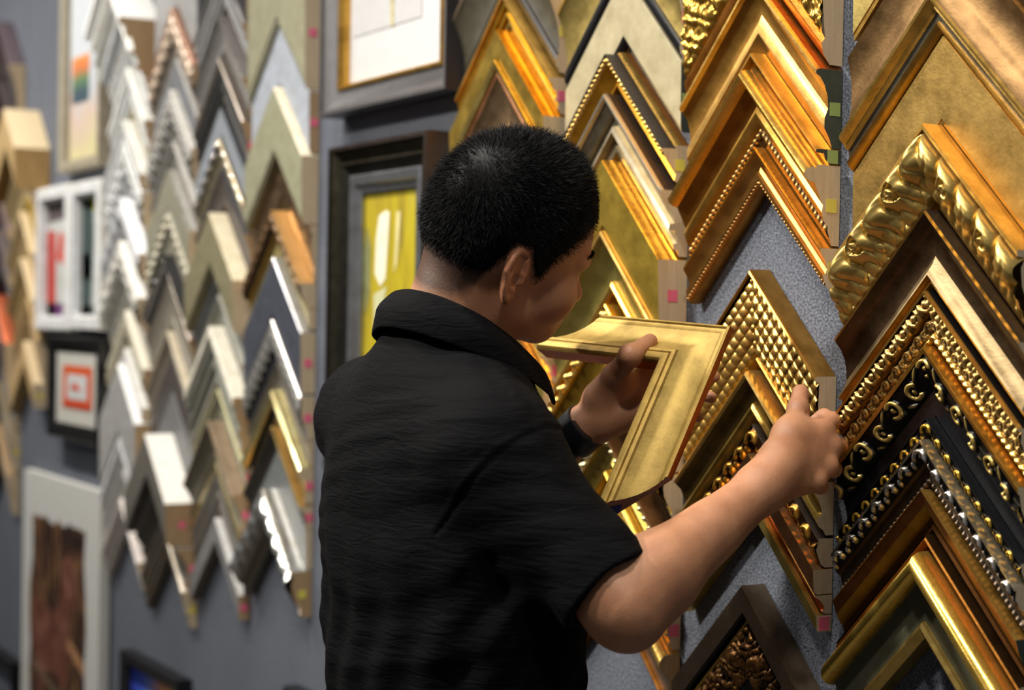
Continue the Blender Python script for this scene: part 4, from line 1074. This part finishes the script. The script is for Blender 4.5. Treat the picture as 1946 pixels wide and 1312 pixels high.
# tint: skin colour with the true differences of lips, ears, nails and the shaved hairline
L = (V - HO) @ Rh.T / HS
tint = np.tile(np.array([[1.0, 1, 1, 1]]), (len(V), 1))
def paint(mask, col):
    m = np.clip(mask, 0, 1)[:, None]
    tint[:, :3] = tint[:, :3] * (1 - m) + np.array(col) * m
inhead = (np.linalg.norm(L - np.array([0, 0, .02]), axis=1) < .17)
lipm = inhead * (1 - ((L[:, 0] - .096) / .012) ** 2 - (L[:, 1] / .023) ** 2 - ((L[:, 2] + .0455) / .010) ** 2 > 0)
paint(lipm * .8, (.80, .50, .48))
def scalp(L):
    "how far inside the hairline (m), head coordinates"
    x, y, z = L[:, 0], np.abs(L[:, 1]), L[:, 2]
    # lower limit of hair as a function of x
    xs = np.array([-.14, -.10, -.07, -.052, -.040, -.028, -.006, .008, .018, .028, .050, .074, .088, .12])
    zs = np.array([-.052, -.054, -.046, -.026, .010, .036, .036, .008, .004, .028, .050, .072, .080, .085])
    return z - np.interp(x, xs, zs)
sc_ = scalp(L)
paint(inhead * np.clip((sc_ + .012) / .02, 0, 1) * .9 * (L[:, 0] > -.16), (.06, .05, .05))
paint(inhead * (np.abs(L[:, 1]) > .079) * (np.abs(L[:, 0] + .020) < .03) * (np.abs(L[:, 2]) < .04) * .35, (.95, .62, .52))
for q_, r_ in [(p, .012) for p in MC_ + PIP + LM] + [(T3, .013), (LT3, .013), (T2, .011), (tM, .010), (RE, .03)]:
    paint(np.exp(-(np.linalg.norm(V - q_, axis=1) / r_) ** 2) * .32, (1.0, .74, .66))
sk, nt, bs = newmat('skin'); Lk = nt.links.new
av = nd(nt, 'ShaderNodeVertexColor'); av.layer_name = 'tint'
tc = nd(nt, 'ShaderNodeTexCoord'); no = nd(nt, 'ShaderNodeTexNoise'); no.inputs['Scale'].default_value = 22; no.inputs['Detail'].default_value = 5
Lk(tc.outputs['Object'], no.inputs['Vector'])
cr = nd(nt, 'ShaderNodeValToRGB'); cr.color_ramp.elements[0].position = .3; cr.color_ramp.elements[1].position = .7
cr.color_ramp.elements[0].color = rgb(164, 112, 80); cr.color_ramp.elements[1].color = rgb(192, 138, 102)
Lk(no.outputs['Fac'], cr.inputs['Fac'])
mx = nd(nt, 'ShaderNodeMix'); mx.data_type = 'RGBA'; mx.blend_type = 'MULTIPLY'; mx.inputs[0].default_value = 1
Lk(cr.outputs['Color'], mx.inputs[6]); Lk(av.outputs['Color'], mx.inputs[7]); Lk(mx.outputs[2], bs.inputs['Base Color'])
bs.inputs['Roughness'].default_value = .55
bs.inputs['Subsurface Weight'].default_value = .12; bs.inputs['Subsurface Radius'].default_value = (.012, .005, .003); bs.inputs['Subsurface Scale'].default_value = .4
n2 = nd(nt, 'ShaderNodeTexNoise'); n2.inputs['Scale'].default_value = 420; Lk(tc.outputs['Object'], n2.inputs['Vector'])
bpn = nd(nt, 'ShaderNodeBump'); bpn.inputs['Strength'].default_value = .22; bpn.inputs['Distance'].default_value = .0012
Lk(n2.outputs['Fac'], bpn.inputs['Height']); Lk(bpn.outputs['Normal'], bs.inputs['Normal'])
man = mesh_obj('person', V, Fq, sk, None, True, cols=tint)
tag(man, 'person in a black short sleeved shirt comparing gold frame corners at the wall', 'person')

# nails
def nail(c, along, outw, w, l):
    along = along / np.linalg.norm(along); outw = outw - along * (outw @ along); outw /= np.linalg.norm(outw); sd = np.cross(along, outw)
    Vn = []; nu, nv = 7, 6
    for i in range(nu):
        for j in range(nv):
            u = -1 + 2 * i / (nu - 1); v = -1 + 2 * j / (nv - 1)
            wid = w * (1 if v < .3 else math.sqrt(max(.2, 1 - ((v - .3) / .8) ** 2)))
            Vn.append(c + sd * u * wid + along * v * l + outw * (-.28 * w * u * u * 1.6 - .0006 * v * v))
    Fn = [(i * nv + j, (i + 1) * nv + j, (i + 1) * nv + j + 1, i * nv + j + 1) for i in range(nu - 1) for j in range(nv - 1)]
    o = mesh_obj('thumbnail', Vn, Fn, mat('p:214,156,132:.3:.04'), man); md = o.modifiers.new('s', 'SOLIDIFY'); md.thickness = .0006
nail(T3 + (T3 - T2) * .02 - VC(0, 0, .0101) , T3 - T2, -VC(.05, -.1, 1), .0058, .0062)

# ------------------------------------------------------------------ shirt
shirt = Field()
zs_ = np.array([.0, -.035, -.06, -.09, -.13, -.18, -.26, -.38, -.52, -.70])
as_ = np.array([.055, .085, .115, .15, .180, .204, .218, .216, .206, .192])
bs_ = np.array([.05, .075, .090, .104, .118, .128, .134, .130, .124, .126])
oy_ = np.array([-.01, -.012, -.014, -.016, -.014, -.01, -.004, .0, .0, .0])
def torso(P):
    z = P[:, 2] - CZ
    a = np.interp(z, zs_[::-1], as_[::-1]); b = np.interp(z, zs_[::-1], bs_[::-1]); oy = np.interp(z, zs_[::-1], oy_[::-1])
    x = P[:, 0] - Tc[0]; y = P[:, 1] - Tc[1] - oy
    q = np.sqrt((x / a) ** 2 + (y / b) ** 2) + 1e-6
    d = (q - 1) * np.minimum(a, b) * .9
    d = np.maximum(d, z - .005); d = np.maximum(d, -.64 - z)
    return d
shirt.add(torso, bp(-.23, -.16, -.66), bp(.23, .16, .03), .02)
shirt.cap(LS, RS, .058, .054, .05)
shirt.cap(NB + np.array([-.02, -.02, -.045]), LS + [0, 0, .004], .060, .056, .05)
shirt.cap(NB + np.array([.02, -.02, -.045]), RS + [0, 0, .004], .058, .054, .05)
HEM = RS + (RE - RS) * .90
shirt.cap(RS, HEM, .056, .0575, .04)
HEML = LS + (LE - LS) * .85
shirt.cap(LS, HEML, .058, .053, .04)
# cut openings: flat sleeve ends, hollow inside
ax = (RE - RS) / np.linalg.norm(RE - RS)
nrm = ax
def cutplane(P, o=HEM, n=nrm):
    inside = np.linalg.norm(P - o - ((P - o) @ n)[:, None] * n, axis=1) < .085
    return np.where(inside, -((P - o) @ n), .2)
hemc = HEM + ax * .002
shirt.add(lambda P: np.maximum(-((P - hemc) @ ax), np.linalg.norm(P - hemc - ax * .06, axis=1) - .085), hemc - .1, hemc + .15, .002, 's')
shirt.cap(RS + ax * .10, HEM + ax * .05, .0465, .0500, .004, 's')
axl = (LE - LS) / np.linalg.norm(LE - LS); heml = HEML + axl * .002
shirt.add(lambda P: np.maximum(-((P - heml) @ axl), np.linalg.norm(P - heml - axl * .06, axis=1) - .09), heml - .1, heml + .15, .002, 's')
shirt.cap(LS + axl * .12, HEML + axl * .05, .044, .053, .004, 's')
# neck opening
shirt.cap(NB + np.array([0, .012, -.055]), NB + np.array([0, .03, .10]), .066, .075, .006, 's')
def wrinkled(P):
    d = shirt(P)
    z = P[:, 2]; q = P @ (VC(.35, -.25, .9)); r_ = P @ VC(.9, .45, 0)
    w1 = np.sin(P @ VC(30, 55, 10) + 2.0 * np.sin(P @ VC(14, -9, 20)))
    w2 = np.sin(P @ VC(70, 160, 30) + 3.0 * np.sin(P @ VC(30, -19, 33)))
    w3 = np.sin(P @ VC(55, 8, -70) + 1.6 * np.sin(P @ VC(9, 22, 5)))
    low = np.clip((CZ - .12 - z) / .25, 0, 1) * np.clip((z - CZ + .62) / .08, 0, 1)
    sd_ = (P - RS - ax * .034) @ ax; near = np.linalg.norm(P - RS, axis=1) < .11
    d = d + .0016 * np.exp(-(sd_ / .0026) ** 2) * near - .0008 * np.clip(1 - np.abs(sd_ + .006) / .006, 0, 1) * near
    return d - .0014 * w1 * (.4 + low) - .0006 * w2 - .0022 * w3 * low
V2, F2 = surface(wrinkled, np.array([p[1] for p in shirt.pr if p[4] == 'u']).min(0) - .03, np.array([p[2] for p in shirt.pr if p[4] == 'u']).max(0) + .03, .0030)
V2 = relax(V2, F2, 1)
cl, nt, bs = newmat('black_crinkled_cotton'); Lk = nt.links.new
tc = nd(nt, 'ShaderNodeTexCoord'); mp = nd(nt, 'ShaderNodeMapping'); mp.inputs['Scale'].default_value = (9, 9, 55); mp.inputs['Rotation'].default_value = (.25, .35, 0)
Lk(tc.outputs['Object'], mp.inputs['Vector'])
no = nd(nt, 'ShaderNodeTexNoise'); no.inputs['Scale'].default_value = 2.2; no.inputs['Detail'].default_value = 6; no.inputs['Roughness'].default_value = .6; no.inputs['Distortion'].default_value = .8
Lk(mp.outputs['Vector'], no.inputs['Vector'])
bpn = nd(nt, 'ShaderNodeBump'); bpn.inputs['Strength'].default_value = .55; bpn.inputs['Distance'].default_value = .006
Lk(no.outputs['Fac'], bpn.inputs['Height']); Lk(bpn.outputs['Normal'], bs.inputs['Normal'])
bs.inputs['Base Color'].default_value = (.0019, .0020, .0027, 1); bs.inputs['Roughness'].default_value = .85
bs.inputs['Sheen Weight'].default_value = .0; bs.inputs['Sheen Roughness'].default_value = .5
bs.inputs['Specular IOR Level'].default_value = .10
so = mesh_obj('shirt', V2, F2, cl, man)
# collar: a stand that folds over and lies on the shoulders
def ring_pt(phi, which):
    # phi 0 = nape, 90 = near shoulder (+X), 180 = throat
    cx, cy = NB[0] + .004, NB[1] + .006
    s, c = math.sin(phi), math.cos(phi)
    zt = .050 * (1 + c) / 2 + (-.030) * (1 - c) / 2 + .004 * s
    if which == 0: r = .064; z = zt - .030       # inside foot
    elif which == 1: r = .067 + .006 * (1 + c) / 2; z = zt
    elif which == 2: r = .075 + .006 * (1 + c) / 2; z = zt - .003
    else: r = .100 + .012 * (1 - c) / 2; z = zt - .044 - .014 * (1 - c) / 2
    return np.array([cx + s * r * 1.02, cy - c * r * 1.0, NB[2] + z + .006])
nph = 60; Vc = []; prof_n = 9
for i in range(nph + 1):
    phi = -PI * .90 + 1.80 * PI * i / nph
    p0, p1, p2, p3 = [ring_pt(phi, k) for k in range(4)]
    mid = (p2 + p3) / 2 + np.array([math.sin(phi), -math.cos(phi), .6]) * .008
    for q in (p0, (p0 + p1) / 2, p1, p2 + (p1 - p2) * .4 + np.array([0, 0, .001]), p2, (p2 * .6 + mid * .5) / 1.1, mid, (mid * .45 + p3 * .65) / 1.1, p3):
        Vc.append(q + .0016 * math.sin(phi * 9 + q[2] * 60) * np.array([math.sin(phi), -math.cos(phi), 0]))
Fc = [(i * 9 + j, (i + 1) * 9 + j, (i + 1) * 9 + j + 1, i * 9 + j + 1) for i in range(nph) for j in range(8)]
oc = mesh_obj('collar', Vc, Fc, cl, man); md = oc.modifiers.new('s', 'SOLIDIFY'); md.thickness = .0022
sb = oc.modifiers.new('sub', 'SUBSURF'); sb.levels = 1; sb.render_levels = 1
# sleeve seam as a raised welt around the armhole
sv = []; sf = []
sc0 = RS + ax * .012
t1 = np.cross(ax, [0, 0, 1.0]); t1 /= np.linalg.norm(t1); t2 = np.cross(ax, t1)
# ------------------------------------------------------------------ wristwatch
wd = LW - LE; wd /= np.linalg.norm(wd)
wc = LW - wd * .004
wa = np.cross(wd, Fv); wa /= np.linalg.norm(wa); wb = np.cross(wd, wa)
def tube_band(name, c, rx, rz, half, th, m, parent, n=48, lo=0, hi=2 * PI):
    Vb = []; 
    for i in range(n + 1):
        t = lo + (hi - lo) * i / n
        d = wa * math.cos(t) * rx + wb * math.sin(t) * rz; du = d / np.linalg.norm(d)
        for (l, o) in ((-half, 0), (-half, th * .8), (-half * .8, th), (half * .8, th), (half, th * .8), (half, 0)):
            Vb.append(c + d + du * o + wd * l)
    Fb = [(i * 6 + j, (i + 1) * 6 + j, (i + 1) * 6 + (j + 1) % 6, i * 6 + (j + 1) % 6) for i in range(n) for j in range(6)]
    if hi - lo < 2 * PI - .01: Fb += [tuple(range(6)), tuple(n * 6 + 5 - k for k in range(6))]
    return mesh_obj(name, Vb, Fb, m, parent, True, auto=.7)
BK = mat('p:20,22,26:.5:.1')
watch = tube_band('wristwatch', wc, .0262, .0262, .0135, .0036, BK, man)
tube_band('watch_keeper', wc + wd * .001, .0262, .0262, .0045, .0056, BK, watch, 20, -1.9, -1.2)
tube_band('watch_case', wc, .0268, .0268, .0185, .010, mat('p:26,28,32:.25:.1'), watch, 16, 1.0, 2.1)
tube_band('strap_edge', wc + wd * .0128, .0280, .0280, .0012, .0024, mat('p:34,36,42:.5:.1'), watch)

# ------------------------------------------------------------------ hair
hairm, nt, bs = newmat('black_hair'); bs.inputs['Base Color'].default_value = (.0045, .0044, .0048, 1); bs.inputs['Roughness'].default_value = .52; bs.inputs['Specular IOR Level'].default_value = .11
Fd = Field()
hell(Fd, (-.002, 0, .057), (.0965, .0765, .092), .02); hell(Fd, (-.018, 0, .029), (.079, .0785, .080), .02); hell(Fd, (.030, 0, .022), (.0675, .065, .0865), .02)
def hairlen(sc): return np.interp(sc, [0, .02, .05, .08, .12], [.0010, .0022, .006, .010, .012])
def capf(P):
    Lh_ = (P - HO) @ Rh.T / HS; s = scalp(Lh_)
    d = Fd(P) - hairlen(s) * .55
    return np.maximum(d, (.004 - s) * .5)
Vh, Fh = surface(capf, HO - .16, HO + .19, .0030)
Vh = relax(Vh, Fh, 1)
cap_o = mesh_obj('hair', Vh, Fh, hairm, man)
# strands
NS = 46000
g = rng.normal(size=(NS * 2, 3)); g /= np.linalg.norm(g, axis=1)[:, None]
base = HO + HS * ((np.array([-.012, 0, .045]) ) @ Rh) 
rad = np.full(len(g), .16)
gw = g @ Rh
for _ in range(14):
    rad = rad - Fd(base + gw * rad[:, None]) * .9
Pr = base + gw * rad[:, None]; Lr = (Pr - HO) @ Rh.T / HS; sr = scalp(Lr)
keep = (sr > -.002 + rng.uniform(-.012, .005, len(sr))) & (rng.uniform(size=len(sr)) < np.interp(sr, [-.012, 0, .015], [.15, .5, 1.0]))
Pr = Pr[keep][:NS]; Lr = Lr[keep][:NS]; sr = sr[keep][:NS]
eps = .002
nrmv = np.stack([Fd(Pr + np.eye(3)[a] * eps) - Fd(Pr - np.eye(3)[a] * eps) for a in range(3)], -1); nrmv /= np.linalg.norm(nrmv, axis=1)[:, None] + 1e-9
whorl = np.array([-.070, .022, .108])
fl = Lr - whorl; fl[:, 0] += 0
flw = fl @ Rh; flw -= nrmv * (flw * nrmv).sum(1)[:, None]; flw /= np.linalg.norm(flw, axis=1)[:, None] + 1e-6
down = np.tile(-hu, (len(Pr), 1)); down -= nrmv * (down * nrmv).sum(1)[:, None]
topw = np.clip((Lr[:, 2] - .055) / .05, 0, 1)[:, None]
swirl = np.cross(nrmv, flw)
tang = flw * (.85) + swirl * .35 * topw + rng.normal(size=Pr.shape) * .30
lift = np.interp(sr, [0, .03, .08], [.35, .6, 1.0])[:, None] * rng.uniform(.6, 1.25, (len(Pr), 1))
dirv = nrmv * lift + tang * .75; dirv /= np.linalg.norm(dirv, axis=1)[:, None]
ln = hairlen(np.maximum(sr, .004))[:, None] * rng.uniform(.9, 1.55, (len(Pr), 1)) + .002
bend = tang * .45 - nrmv * .12 + np.array([0, 0, -.12])
side = np.cross(dirv, rng.normal(size=Pr.shape)); side /= np.linalg.norm(side, axis=1)[:, None] + 1e-9
wdt = .00028
A0 = Pr - nrmv * .001; A1 = Pr + dirv * ln * .55; A2 = A1 + (dirv + bend * .6) / 1.1 * ln * .5
Vs = np.stack([A0 - side * wdt, A0 + side * wdt, A1 - side * wdt * .8, A1 + side * wdt * .8, A2 - side * wdt * .25, A2 + side * wdt * .25], 1).reshape(-1, 3)
b_ = np.arange(len(Pr))[:, None] * 6
Fs_ = np.concatenate([b_ + np.array([0, 1, 3, 2]), b_ + np.array([2, 3, 5, 4])], 0)
ho = mesh_obj('hair_strands', Vs, Fs_, hairm, cap_o, False); ho['kind'] = 'stuff'
# eyebrows, lashes and eyes
Vb = []; Fb = []
for s in (1, -1):
    for i in range(260):
        t = rng.uniform(); y = s * (.014 + .036 * t); z = .0345 + .007 * math.sin(PI * (.25 + .6 * t)) + rng.uniform(-.0018, .0018); x = .094 - .020 * t ** 1.6
        p = hp(x, y, z); d = body(np.array([p]))[0]; 
        p = p - hf * d; q = p + (hr * s * .006 + hu * rng.uniform(.0, .004) + hf * .0022); sd = hu * .0003
        k = len(Vb); Vb += [p - sd, p + sd, q]; Fb.append((k, k + 1, k + 2))
mesh_obj('eyebrows', Vb, Fb, hairm, man, False)
Vb = []; Fb = []
for s in (1, -1):
    for i in range(40):
        t = i / 39; y = s * (.018 + .028 * t); x = .0895 - .012 * t; z = .004 + .003 * math.sin(PI * t)
        p = hp(x - .001, y, z); q = hp(x + .007, y + s * .002, z - .003 ); sd = hr * .00035; k = len(Vb); Vb += [p - sd, p + sd, q]; Fb.append((k, k + 1, k + 2))
mesh_obj('eyelashes', Vb, Fb, hairm, man, False)

# ------------------------------------------------------------------ trousers and shoes (below the frame)
tr = Field()
HipZ = -.62
for s in (-1, 1):
    tr.cap(bp(s * .09, .01, -.66), bp(s * .10, .02, -1.02), .095, .070, .05); tr.cap(bp(s * .10, .02, -1.02), bp(s * .10, -.01, -1.44), .068, .052, .04)
tr.ell(bp(0, 0, -.62), (.175, .118, .13), None, .06)
V3, F3 = surface(tr, bp(-.26, -.2, -1.50), bp(.26, .2, -.48), .009)
mesh_obj('trousers', V3, F3, mat('c:34,36,44:.8:.1'), man)
sh = Field()
for s in (-1, 1):
    sh.cap(bp(s * .10, -.04, -1.455), bp(s * .105, .16, -1.462), .042, .036, .03)
def shf(P): return np.maximum(sh(P), (CZ * 0 + .002) - P[:, 2])
V4, F4 = surface(shf, bp(-.26, -.2, -1.52), bp(.26, .3, -1.38), .006)
mesh_obj('shoes', V4, F4, mat('p:26,24,24:.5:.1'), man)
